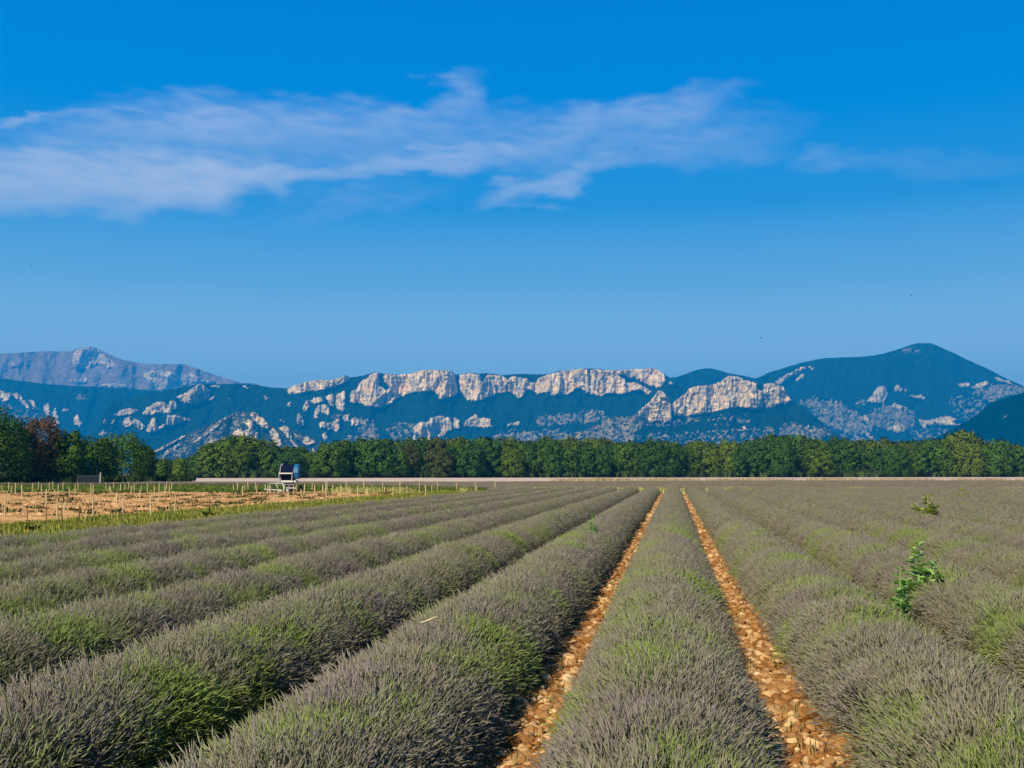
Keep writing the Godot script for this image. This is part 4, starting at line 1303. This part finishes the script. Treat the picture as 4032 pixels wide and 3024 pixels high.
	tag(scatter("lavender_plants", big, mat, spots, tint), "far lavender field between the row ends and the pale strip", "lavender", "", "stuff")


# ------------------------------------------------------------------ staked plot

func build_plot() -> void:
	# ploughed soil in low ridges
	var g := Geo.new()
	var prev := []
	var lo_u := -75.0
	for j in 190:
		var s := 38.0 + 68.0 * j / 189.0
		var line := []
		for k in 150:
			var u := lerpf(-23.2, lo_u, pow(k / 149.0, 1.4))
			var p := row_point(u, s)
			var h := 0.02 + 0.10 * pow(0.5 + 0.5 * sin(p.z * TAU / 2.4 + noise_a.get_noise_2d(u * 0.1, s * 0.1) * 2.0), 2.0) * smoothstep(-0.4, 0.3, noise_a.get_noise_2d(u * 0.22, p.z * 0.3)) + noise_b.get_noise_2d(u * 0.9, s * 0.9) * 0.05
			var t := noise_b.get_noise_2d(u * 0.25, s * 0.4)
			var col := mixc(Color(0.29, 0.160, 0.064), Color(0.54, 0.350, 0.155), 0.45 + t * 0.6 + h * 1.5)
			line.append(g.add(Vector3(p.x, maxf(0.014, h) if k > 0 else 0.006, maxf(p.z, -105.5)), Vector3.UP, col))
		if prev.size():
			for k in line.size() - 1:
				g.quad(prev[k], prev[k + 1], line[k + 1], line[k])
		prev = line
	renormal(g)
	var soil := put("ploughed_soil", g.mesh(), vpaint(1.0, 0.05))
	tag(soil, "ploughed orange soil of the staked plot on the left", "", "", "structure")
	# clods and low weeds in the soil
	var r := RandomNumberGenerator.new()
	r.seed = 404
	var clod := stone_mesh(140)
	var spots := []
	var tint := []
	for k in 5200:
		var p := row_point(-23.5 - 46.0 * pow(r.randf(), 1.2), lerpf(42.0, 105.0, r.randf()))
		if not in_view(p, 0.12) or p.z < -105.0:
			continue
		var size := 0.05 + 0.14 * pow(r.randf(), 3.0)
		spots.append(Transform3D(Basis(Vector3.UP, r.randf() * TAU).scaled(Vector3(size, size * 0.8, size)), p + Vector3(0, 0.04, 0)))
		tint.append(mixc(Color(0.24, 0.11, 0.04), Color(0.56, 0.37, 0.19), r.randf()))
	scatter("soil_clods", clod, vpaint(1.0, 0.05), spots, tint, soil)
	var weed := tuft_mesh(15, 26, 0.35, 0.24, 0.025)
	spots = []
	tint = []
	for k in 420:
		var p := row_point(-24.5 - 42.0 * r.randf(), lerpf(44.0, 104.0, r.randf()))
		if not in_view(p, 0.12) or p.z < -104.5:
			continue
		p.z = round(p.z / 2.4) * 2.4 + r.randfn() * 0.15
		spots.append(Transform3D(Basis(Vector3.UP, r.randf() * TAU).scaled(Vector3(1.7, 0.8, 1.0) * r.randf_range(0.7, 1.5)), p))
		tint.append(mixc(Color(0.055, 0.05, 0.018), Color(0.13, 0.14, 0.05), r.randf()))
	tag(scatter("weeds", weed, vpaint(1.0, 0.1), spots, tint), "low dark weeds in lines across the ploughed plot", "weeds", "", "stuff")

	# wooden stakes: where each one stands and how tall it is, from the photograph's own pixels
	var fan := [0.0, 1800.0, 3.16]
	var list_a := [30, 345, 460, 58, 455, 765, 110, 310, 430, 143, 355, 480, 190, 320, 455, 270, 340, 520, 400, 320, 460, 455, 460, 570, 475, 305, 430, 515, 335, 450, 575, 395, 600, 610, 315, 440, 665, 300, 430, 680, 400, 460, 720, 335, 440, 715, 505, 800, 787, 310, 430,
		795, 560, 700, 860, 375, 530, 935, 335, 510, 970, 315, 430, 1135, 320, 540, 1155, 340, 470, 1160, 500, 800, 1320, 315, 430, 1360, 350, 440, 1380, 365, 490, 1415, 310, 420, 1450, 430, 590, 1500, 335, 435, 1530, 480, 700, 1555, 340, 430, 1600, 310, 420, 1630, 350, 490,
		1668, 325, 440, 1735, 410, 580, 1757, 345, 440, 1838, 320, 480, 1872, 480, 760, 1922, 345, 480, 1980, 320, 560, 2055, 350, 470, 2072, 310, 420, 2105, 340, 450, 2130, 310, 420, 2175, 470, 740]
	var dark_a := [575, 600, 870, 765, 630, 920, 985, 600, 860, 1370, 600, 800, 1700, 580, 780, 340, 660, 800, 1540, 640, 780]
	var mid := [900.0, 1780.0, 4.424]
	var list_b := [85, 570, 690, 155, 510, 690, 250, 595, 780, 290, 570, 700, 340, 515, 690, 465, 530, 690, 500, 565, 750, 680, 570, 720, 725, 590, 720, 785, 680, 880, 825, 740, 840, 1040, 700, 870, 1130, 555, 740, 1175, 560, 720, 1265, 640, 800, 1315, 550, 760, 1455, 530, 690, 1495, 570, 780,
		1640, 570, 720, 1690, 620, 760, 1715, 510, 700, 1815, 570, 720, 1900, 610, 730, 1955, 560, 700, 2045, 500, 680, 2065, 610, 920, 2105, 600, 740]
	var dark_b := [945, 870, 1050, 1065, 860, 1020, 1265, 830, 960, 1410, 780, 930, 1510, 800, 930, 1715, 790, 920, 1900, 760, 910, 700, 880, 1010]
	var rest := [1000.0, 1350.0, 1.7015]
	var list_c := [405, 950, 1012, 462, 950, 1012, 485, 935, 1085, 528, 950, 1015, 560, 965, 1018, 583, 960, 1012, 640, 965, 1020, 693, 955, 1022, 738, 930, 1005, 758, 965, 1018, 790, 950, 1000, 862, 930, 985, 875, 965, 1012, 930, 965, 1050, 978, 930, 1015, 1025, 960, 1020, 1110, 930, 1002, 1150, 950, 1035,
		1192, 955, 1008, 1232, 925, 1002, 1358, 930, 992, 1482, 930, 1002, 1495, 955, 1015, 1612, 930, 992]
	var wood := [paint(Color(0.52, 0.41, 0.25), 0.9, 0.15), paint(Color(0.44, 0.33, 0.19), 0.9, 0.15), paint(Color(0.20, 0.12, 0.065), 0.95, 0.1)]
	var stakes := []
	for src in [[fan, list_a, 0], [fan, dark_a, 1], [mid, list_b, 0], [mid, dark_b, 1], [rest, list_c, 0]]:
		for k in src[1].size() / 3:
			var z: Array = src[0]
			var px: float = z[0] + src[1][k * 3] / z[2]
			var top: float = z[1] + src[1][k * 3 + 1] / z[2]
			var foot: float = z[1] + src[1][k * 3 + 2] / z[2]
			stakes.append([px, top, foot, src[2]])
	stakes.sort_custom(func(p, q): return p[0] < q[0])
	# one stake: a slightly crooked square-sawn stake with a pointed top
	var sg := Geo.new()
	sg.tube([Vector3(0, -0.05, 0), Vector3(0.012, 0.5, 0.006), Vector3(0, 0.95, 0), Vector3(0.004, 1.0, 0)], [0.034, 0.032, 0.030, 0.010], 6)
	var shape := sg.mesh()
	var proto: MeshInstance3D = null
	var counts := {}
	for q in stakes:
		var at := ground_point(q[0], q[2])
		var tall: float = (q[2] - q[1]) / FOCAL * -at.z
		var zone := "standing in the ploughed soil"
		var close := at.dot(row_side)
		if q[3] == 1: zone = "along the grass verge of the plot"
		elif -at.z > 104.0: zone = "in the green strip behind the plot"
		elif close > -24.5: zone = "beside the grass verge of the plot"
		var tone := "thin dark" if q[3] == 1 else "tall pale" if tall > 1.25 else "pale"
		var word: String = tone + zone
		counts[word] = counts.get(word, 0) + 1
		var o: MeshInstance3D
		if proto == null:
			proto = put("wooden_stake", shape, wood[0])
			o = proto
		else:
			o = proto.duplicate()
			o.name = numbered("wooden_stake")
			add_child(o)
		o.position = at
		o.rotation = Vector3(r.randfn() * 0.03, r.randf() * TAU, r.randfn() * 0.03)
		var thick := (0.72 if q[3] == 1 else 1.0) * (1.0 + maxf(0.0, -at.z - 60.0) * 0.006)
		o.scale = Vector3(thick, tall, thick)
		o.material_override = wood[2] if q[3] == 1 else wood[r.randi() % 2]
		tag(o, "%s wooden stake %s, %s from the left there" % [tone, zone, ordinal(counts[word])], "stake", "wooden stakes of the plot")


# ------------------------------------------------------------------ field gate

func build_gate() -> void:
	var steel := paint(Color(0.060, 0.085, 0.095), 0.6, 0.4)
	var wood := paint(Color(0.36, 0.33, 0.28), 0.9, 0.2)
	var at := ground_point(1102.0 / 3.16, 1800.0 + 345.0 / 3.16)
	var t := base("field_gate", at)
	tag(t, "dark metal field gate under the trees at the left", "gate")
	var k := -at.z / FOCAL / 3.16
	var w := 138.0 * k
	var h := 112.0 * k
	var g := Geo.new()
	g.tube([Vector3(-w, 0.08, 0), Vector3(-w, h, 0)], [0.05, 0.05], 6)
	g.tube([Vector3(0.0, 0.08, 0), Vector3(0.0, h, 0)], [0.05, 0.05], 6)
	g.tube([Vector3(w - 0.1, 0.08, 0), Vector3(w - 0.1, h, 0)], [0.05, 0.05], 6)
	put("gate_frame", g.mesh(), steel, t)
	for q in 6:
		var bar := Geo.new()
		var y := lerpf(0.14, h - 0.02, q / 5.0)
		bar.tube([Vector3(-w, y, 0), Vector3(w - 0.1, y, 0)], [0.03, 0.03], 6)
		put("bar", bar.mesh(), steel, t)
	var sheetg := Geo.new()
	sheetg.box(Vector3(-w + 0.06, 0.16, 0.035), Vector3(w - 0.16, h - 0.08, 0.045))
	put("gate_panel", sheetg.mesh(), paint(Color(0.012, 0.016, 0.022), 0.7, 0.2), t)
	var post_at := ground_point(1248.0 / 3.16, 1800.0 + 348.0 / 3.16)
	var pg := Geo.new()
	pg.tube([Vector3(0, -0.1, 0), Vector3(0, 1.2, 0), Vector3(0.01, 155.0 * k, 0)], [0.11, 0.105, 0.10], 8)
	var post := put("gate_post", pg.mesh(), wood)
	post.position = post_at
	tag(post, "tall grey wooden post at the right end of the field gate", "post")
	var pole_at := ground_point(832.0 / 3.16, 1800.0 + 325.0 / 3.16)
	var qg := Geo.new()
	qg.tube([Vector3(0, -0.1, 0), Vector3(0, 1.0, 0), Vector3(0.02, 150.0 * k, 0)], [0.12, 0.11, 0.10], 8)
	var pole := put("pole", qg.mesh(), paint(Color(0.10, 0.13, 0.13), 0.9, 0.2))
	pole.position = pole_at
	tag(pole, "dark pole standing under the trees left of the field gate", "pole")


# ------------------------------------------------------------------ hose reel

func build_reel() -> void:
	var at := ground_point(900.0 + 1040.0 / 4.424, 1780.0 + 705.0 / 4.424)
	var k := -at.z / FOCAL / 4.424      # metres for one pixel of the enlarged photograph
	var t := base("irrigation_reel", at)
	tag(t, "blue and grey irrigation hose reel with a white boom, beyond the staked plot", "hose reel")
	var X := func(px: float) -> float: return (px - 1040.0) * k
	var Y := func(py: float) -> float: return (705.0 - py) * k
	var white := paint(Color(0.46, 0.46, 0.43), 0.5, 0.4)
	var grey := paint(Color(0.27, 0.29, 0.31), 0.5, 0.5)
	var blue := paint(Color(0.006, 0.105, 0.25), 0.5, 0.4)
	var black := paint(Color(0.004, 0.008, 0.030), 0.85, 0.12)
	var rubber := paint(Color(0.02, 0.02, 0.02), 0.9, 0.2)
	# drum wound with black hose: a lathe with a rib for each turn, its axle across the view
	var cy: float = (Y as Callable).call(362.0)
	var x0: float = (X as Callable).call(930.0)
	var x1: float = (X as Callable).call(1150.0)
	var rad := 148.0 * k
	var g := Geo.new()
	var turns := 14
	var prof := [Vector2(x0, 0.12)]
	for q in turns * 4 + 1:
		var f := float(q) / (turns * 4)
		prof.append(Vector2(lerpf(x0, x1, f), rad - 0.035 + 0.035 * absf(sin(f * turns * PI))))
	prof.append(Vector2(x1, 0.12))
	var rings := []
	for p: Vector2 in prof:
		var ring := []
		for s in 24:
			var an := TAU * s / 24.0
			ring.append(g.add(Vector3(p.x, cy + cos(an) * p.y, sin(an) * p.y), Vector3(0, cos(an), sin(an)), Color.WHITE))
		rings.append(ring)
	for q in rings.size() - 1:
		for s in 24:
			g.quad(rings[q][s], rings[q][(s + 1) % 24], rings[q + 1][(s + 1) % 24], rings[q + 1][s])
	put("hose_drum", g.mesh(), black, t)
	# pale rim on the left, blue cover on the right
	var rim := Geo.new()
	var arc := []
	var rr := []
	for s in 25:
		var an := TAU * s / 24.0
		arc.append(Vector3(x0 - 0.03, cy + cos(an) * (rad + 0.05), sin(an) * (rad + 0.05)))
		rr.append(0.035)
	rim.tube(arc, rr, 6, Color.WHITE, false)
	put("drum_rim", rim.mesh(), grey, t)
	for s in 4:
		var spoke := Geo.new()
		var an := PI * s / 4.0
		spoke.tube([Vector3(x0 - 0.03, cy + cos(an) * rad, sin(an) * rad), Vector3(x0 - 0.03, cy - cos(an) * rad, -sin(an) * rad)], [0.022, 0.022], 5)
		put("spoke", spoke.mesh(), grey, t)
	var cover := Geo.new()
	var outline := [Vector2(-0.50, -0.62), Vector2(0.62, -0.55), Vector2(0.80, 0.0), Vector2(0.72, 0.45), Vector2(0.35, 0.80), Vector2(-0.25, 0.82), Vector2(-0.62, 0.5)]
	var xa: float = (X as Callable).call(1152.0)
	var xb: float = (X as Callable).call(1226.0)
	for q in outline.size():
		var p: Vector2 = outline[q]
		var p2: Vector2 = outline[(q + 1) % outline.size()]
		var nn := Vector3(0, p.y + p2.y, p.x + p2.x).normalized()
		cover.flat(Vector3(xa, cy + p.y, p.x), Vector3(xa, cy + p2.y, p2.x), Vector3(xb, cy + p2.y * 0.94, p2.x * 0.94), Vector3(xb, cy + p.y * 0.94, p.x * 0.94), nn, Color.WHITE)
		for side in [[xa, Vector3.LEFT, 1.0], [xb, Vector3.RIGHT, 0.94]]:
			var f: float = side[2]
			cover.tri(cover.add(Vector3(side[0], cy, 0), side[1], Color.WHITE), cover.add(Vector3(side[0], cy + p.y * f, p.x * f), side[1], Color.WHITE), cover.add(Vector3(side[0], cy + p2.y * f, p2.x * f), side[1], Color.WHITE))
	put("side_cover", cover.mesh(), blue, t)
	# upright frame and cross bars before the drum
	var frame := Geo.new()
	var fx: float = (X as Callable).call(905.0)
	var fz := rad + 0.12
	frame.tube([Vector3(fx - 0.03, (Y as Callable).call(520.0), fz), Vector3(fx + 0.05, (Y as Callable).call(360.0), fz * 0.95), Vector3((X as Callable).call(948.0), (Y as Callable).call(212.0), fz * 0.35)], [0.05, 0.04, 0.03], 6)
	frame.tube([Vector3((X as Callable).call(1130.0), (Y as Callable).call(500.0), fz), Vector3((X as Callable).call(1135.0), (Y as Callable).call(380.0), fz * 0.95), Vector3((X as Callable).call(1160.0), (Y as Callable).call(235.0), fz * 0.35)], [0.045, 0.04, 0.03], 6)
	put("upright_frame", frame.mesh(), grey, t)
	var bar := Geo.new()
	bar.box(Vector3(fx, (Y as Callable).call(384.0), fz - 0.05), Vector3((X as Callable).call(1128.0), (Y as Callable).call(362.0), fz + 0.05))
	put("hose_guide", bar.mesh(), white, t)
	# chassis, turntable and drawbar
	var ch := Geo.new()
	ch.box(Vector3((X as Callable).call(880.0), (Y as Callable).call(528.0), -0.55), Vector3((X as Callable).call(1192.0), (Y as Callable).call(494.0), 0.75))
	put("chassis", ch.mesh(), white, t)
	var tt := Geo.new()
	tt.tube([Vector3(0.12, (Y as Callable).call(600.0), 0), Vector3(0.12, (Y as Callable).call(530.0), 0)], [0.42, 0.42], 16)
	put("turntable", tt.mesh(), black, t)
	var und := Geo.new()
	und.box(Vector3((X as Callable).call(1000.0), (Y as Callable).call(572.0), 0.40), Vector3((X as Callable).call(1150.0), (Y as Callable).call(548.0), 0.55))
	und.box(Vector3((X as Callable).call(1010.0), (Y as Callable).call(640.0), -0.4), Vector3((X as Callable).call(1180.0), (Y as Callable).call(610.0), 0.4))
	put("axle_beam", und.mesh(), grey, t)
	for q in [[1245.0, -0.35], [1075.0, -0.55]]:
		var wx: float = (X as Callable).call(q[0])
		var wheel := Node3D.new()
		wheel.name = "wheel"
		t.add_child(wheel, true)
		wheel.position = Vector3(wx, 0.36, q[1])
		var ty := Geo.new()
		lathe_x(ty, [Vector2(-0.11, 0.20), Vector2(-0.12, 0.30), Vector2(-0.09, 0.36), Vector2(0.09, 0.36), Vector2(0.12, 0.30), Vector2(0.11, 0.20)], 18)
		put("tyre", ty.mesh(), rubber, wheel)
		var ri := Geo.new()
		lathe_x(ri, [Vector2(-0.05, 0.0), Vector2(-0.06, 0.17), Vector2(-0.10, 0.205), Vector2(0.10, 0.205), Vector2(0.06, 0.17), Vector2(0.05, 0.0)], 14)
		put("rim", ri.mesh(), grey, wheel)
	# sprinkler cart with its white boom in front
	var boom := Geo.new()
	var bz := 1.0
	var bp := func(px: float, py: float) -> Vector3: return Vector3((px - 1040.0) * k, (705.0 - py) * k, bz)
	boom.tube([(bp as Callable).call(757, 690), (bp as Callable).call(757, 545), (bp as Callable).call(860, 540), (bp as Callable).call(958, 545)], [0.035, 0.035, 0.035, 0.035], 6)
	boom.tube([(bp as Callable).call(660, 636), (bp as Callable).call(700, 650), (bp as Callable).call(970, 664)], [0.03, 0.05, 0.055], 6)
	boom.tube([(bp as Callable).call(680, 560), (bp as Callable).call(680, 720)], [0.03, 0.03], 6)
	boom.tube([(bp as Callable).call(850, 540), (bp as Callable).call(880, 580), (bp as Callable).call(900, 640)], [0.06, 0.05, 0.03], 6)
	boom.tube([(bp as Callable).call(965, 545), (bp as Callable).call(1000, 580), (bp as Callable).call(1005, 640), (bp as Callable).call(985, 700)], [0.06, 0.09, 0.07, 0.05], 7)
	put("boom", boom.mesh(), white, t)
	var cart := Geo.new()
	cart.box(Vector3((X as Callable).call(900.0), (Y as Callable).call(700.0), 0.85), Vector3((X as Callable).call(960.0), (Y as Callable).call(668.0), 1.15))
	cart.box(Vector3((X as Callable).call(1040.0), (Y as Callable).call(684.0), 0.75), Vector3((X as Callable).call(1092.0), (Y as Callable).call(648.0), 0.95))
	put("sprinkler_cart", cart.mesh(), white, t)
	var skid := Geo.new()
	skid.tube([(bp as Callable).call(1040, 706), (bp as Callable).call(1066, 684), (bp as Callable).call(1100, 560)], [0.04, 0.04, 0.04], 6)
	put("stand_leg", skid.mesh(), grey, t)


func lathe_x(g: Geo, prof: Array, sides: int) -> void:
	var rings := []
	for k in prof.size():
		var p: Vector2 = prof[k]
		var tan2: Vector2 = prof[mini(k + 1, prof.size() - 1)] - prof[maxi(k - 1, 0)]
		var nr := Vector2(-tan2.y, tan2.x).normalized()
		var ring := []
		for s in sides:
			var an := TAU * s / sides
			var c := cos(an)
			var d := sin(an)
			ring.append(g.add(Vector3(p.x, c * p.y, d * p.y), Vector3(nr.x, c * nr.y, d * nr.y), Color.WHITE))
		rings.append(ring)
	for k in prof.size() - 1:
		for s in sides:
			g.quad(rings[k][s], rings[k][(s + 1) % sides], rings[k + 1][(s + 1) % sides], rings[k + 1][s])


# ------------------------------------------------------------------ weeds and birds

func weed_plant(called: String, at: Vector3, height: float, width: float, leaves: int, col: Color, seed_at: int, label: String) -> void:
	var r := RandomNumberGenerator.new()
	r.seed = seed_at
	var t := base(called, at)
	tag(t, label, "weed")
	var st := Geo.new()
	var lf := Geo.new()
	var n := 5
	for k in n:
		var an := TAU * k / n + r.randf()
		var reach := width * (0.0 if k == 0 else r.randf_range(0.15, 0.4))
		var h := height * (1.0 if k == 0 else r.randf_range(0.5, 0.85))
		var tip := Vector3(cos(an) * reach, h, sin(an) * reach)
		st.tube([Vector3.ZERO, tip * 0.5 + Vector3(0, h * 0.06, 0), tip], [0.014, 0.010, 0.004], 5)
		for j in leaves:
			var f := r.randf_range(0.22, 1.0)
			var p := tip * f
			var aa := r.randf() * TAU
			var out := Vector3(cos(aa), r.randf_range(0.0, 0.7), sin(aa)).normalized()
			var l := width * 0.34 * (1.15 - f * 0.75) * r.randf_range(0.7, 1.2)
			var side := out.cross(Vector3.UP).normalized() * l * 0.24
			var nn := side.cross(out).normalized()
			if nn.y < 0: nn = -nn
			nn = (nn + out * 0.7 + Vector3(0, 0.1, 0.25)).normalized()
			var v := r.randf_range(0.7, 1.3)
			var cc := Color(col.r * v, col.g * v, col.b * v)
			var m := p + out * l * 0.5 + Vector3(0, l * 0.06, 0)
			var e := p + out * l - Vector3(0, l * 0.15, 0)
			var q := [lf.add(p, nn, cc), lf.add(m + side, nn, cc), lf.add(e, nn, cc), lf.add(m - side, nn, cc)]
			lf.quad(q[0], q[1], q[2], q[3])
	put("stem", st.mesh(), paint(Color(col.r * 1.2, col.g, col.b), 0.9, 0.1), t)
	var lm := vpaint(0.8, 0.2)
	lm.backlight_enabled = true
	lm.backlight = Color(0.6, 0.6, 0.6)
	put("foliage", lf.mesh(), lm, t)


func build_weeds() -> void:
	# foot pixels are in the 2212 wide photograph; each stands on the ground inside the lavender
	var spec := [
		["thistle_plant", 1985, 1245, 0.60, 70.0, 0.90, 55, Color(0.24, 0.42, 0.12), "tall bright green weed standing above the lavender on the right"],
		["leafy_weed", 1945, 1270, 0.60, 45.0, 0.55, 50, Color(0.18, 0.36, 0.09), "low green weed just left of the tall one in the lavender"],
		["grassy_weed", 2005, 1112, 0.55, 44.0, 1.3, 60, Color(0.36, 0.42, 0.11), "yellow-green weed clump farther back in the right rows"],
		["leafy_weed", 2080, 1077, 0.45, 26.0, 1.1, 26, Color(0.36, 0.38, 0.08), "small yellowish weed far back in the right rows"],
		["leafy_weed", 1280, 1150, 0.6, 40.0, 0.6, 50, Color(0.14, 0.32, 0.06), "small green weed on the crest of a row left of centre"],
		["leafy_weed", 452, 1117, 0.1, 20.0, 0.7, 30, Color(0.05, 0.10, 0.02), "dark little weed in the grass verge by the plot"],
		["leafy_weed", 62, 1150, 0.1, 26.0, 0.8, 30, Color(0.05, 0.10, 0.02), "dark weed tuft in the grass verge near the left edge"]]
	var k := 0
	for q in spec:
		var r := ray(q[1] * 1.8228, q[2] * 1.8228)
		var y: float = q[3]
		var p := EYE + r * ((EYE.y - y) / -r.y)
		var h: float = q[4] / 2400.0 * -p.z + y
		weed_plant(q[0], Vector3(p.x, 0, p.z), h, q[5], q[6], q[7], 900 + k, q[8])
		k += 1
	# the pale broken cane lying on the crest left of the shaded path
	var c := Geo.new()
	var a := ground_point(905 * 1.8228, 1352 * 1.8228)
	var rr := ray(925 * 1.8228, 1345 * 1.8228)
	a = EYE + rr * ((EYE.y - 0.68) / -rr.y)
	c.tube([Vector3(-0.06, 0.0, 0.0), Vector3(0.0, 0.02, 0.01), Vector3(0.07, 0.05, 0.0)], [0.006, 0.007, 0.004], 6)
	var cane := put("broken_cane", c.mesh(), paint(Color(0.50, 0.44, 0.28), 0.8, 0.2))
	cane.position = a
	tag(cane, "pale broken cane lying on the lavender left of the shaded path", "cane")


func build_birds() -> void:
	var dark := paint(Color(0.03, 0.03, 0.035), 0.9, 0.1)
	var spec := [[1643, 730, 150.0, 0.3, "small dark bird flying above the gap between the cliffs and the right mountain"], [1969, 638, 150.0, -0.6, "small dark bird flying above the rounded right summit"],
		[1376, 320, 190.0, 0.2, "tiny dark bird high in the cloud right of centre"], [68, 573, 190.0, 0.5, "tiny dark bird in the clear sky near the left edge"]]
	for q in spec:
		var t := base("bird", far_point(q[0] * 1.8228, q[1] * 1.8228, q[2]), q[3])
		tag(t, q[4], "bird", "birds in the sky")
		var b := Geo.new()
		b.tube([Vector3(-0.16, 0, 0), Vector3(-0.08, 0.0, 0), Vector3(0.02, 0.01, 0), Vector3(0.12, 0.02, 0), Vector3(0.17, 0.02, 0)], [0.012, 0.04, 0.05, 0.03, 0.008], 8)
		put("body", b.mesh(), dark, t)
		for s in [-1.0, 1.0]:
			var w := Geo.new()
			w.tube([Vector3(0.03, 0.02, 0), Vector3(0.05, 0.09, 0.13 * s), Vector3(-0.03, 0.07, 0.30 * s)], [0.035, 0.028, 0.006], 5)
			put("wing", w.mesh(), dark, t)
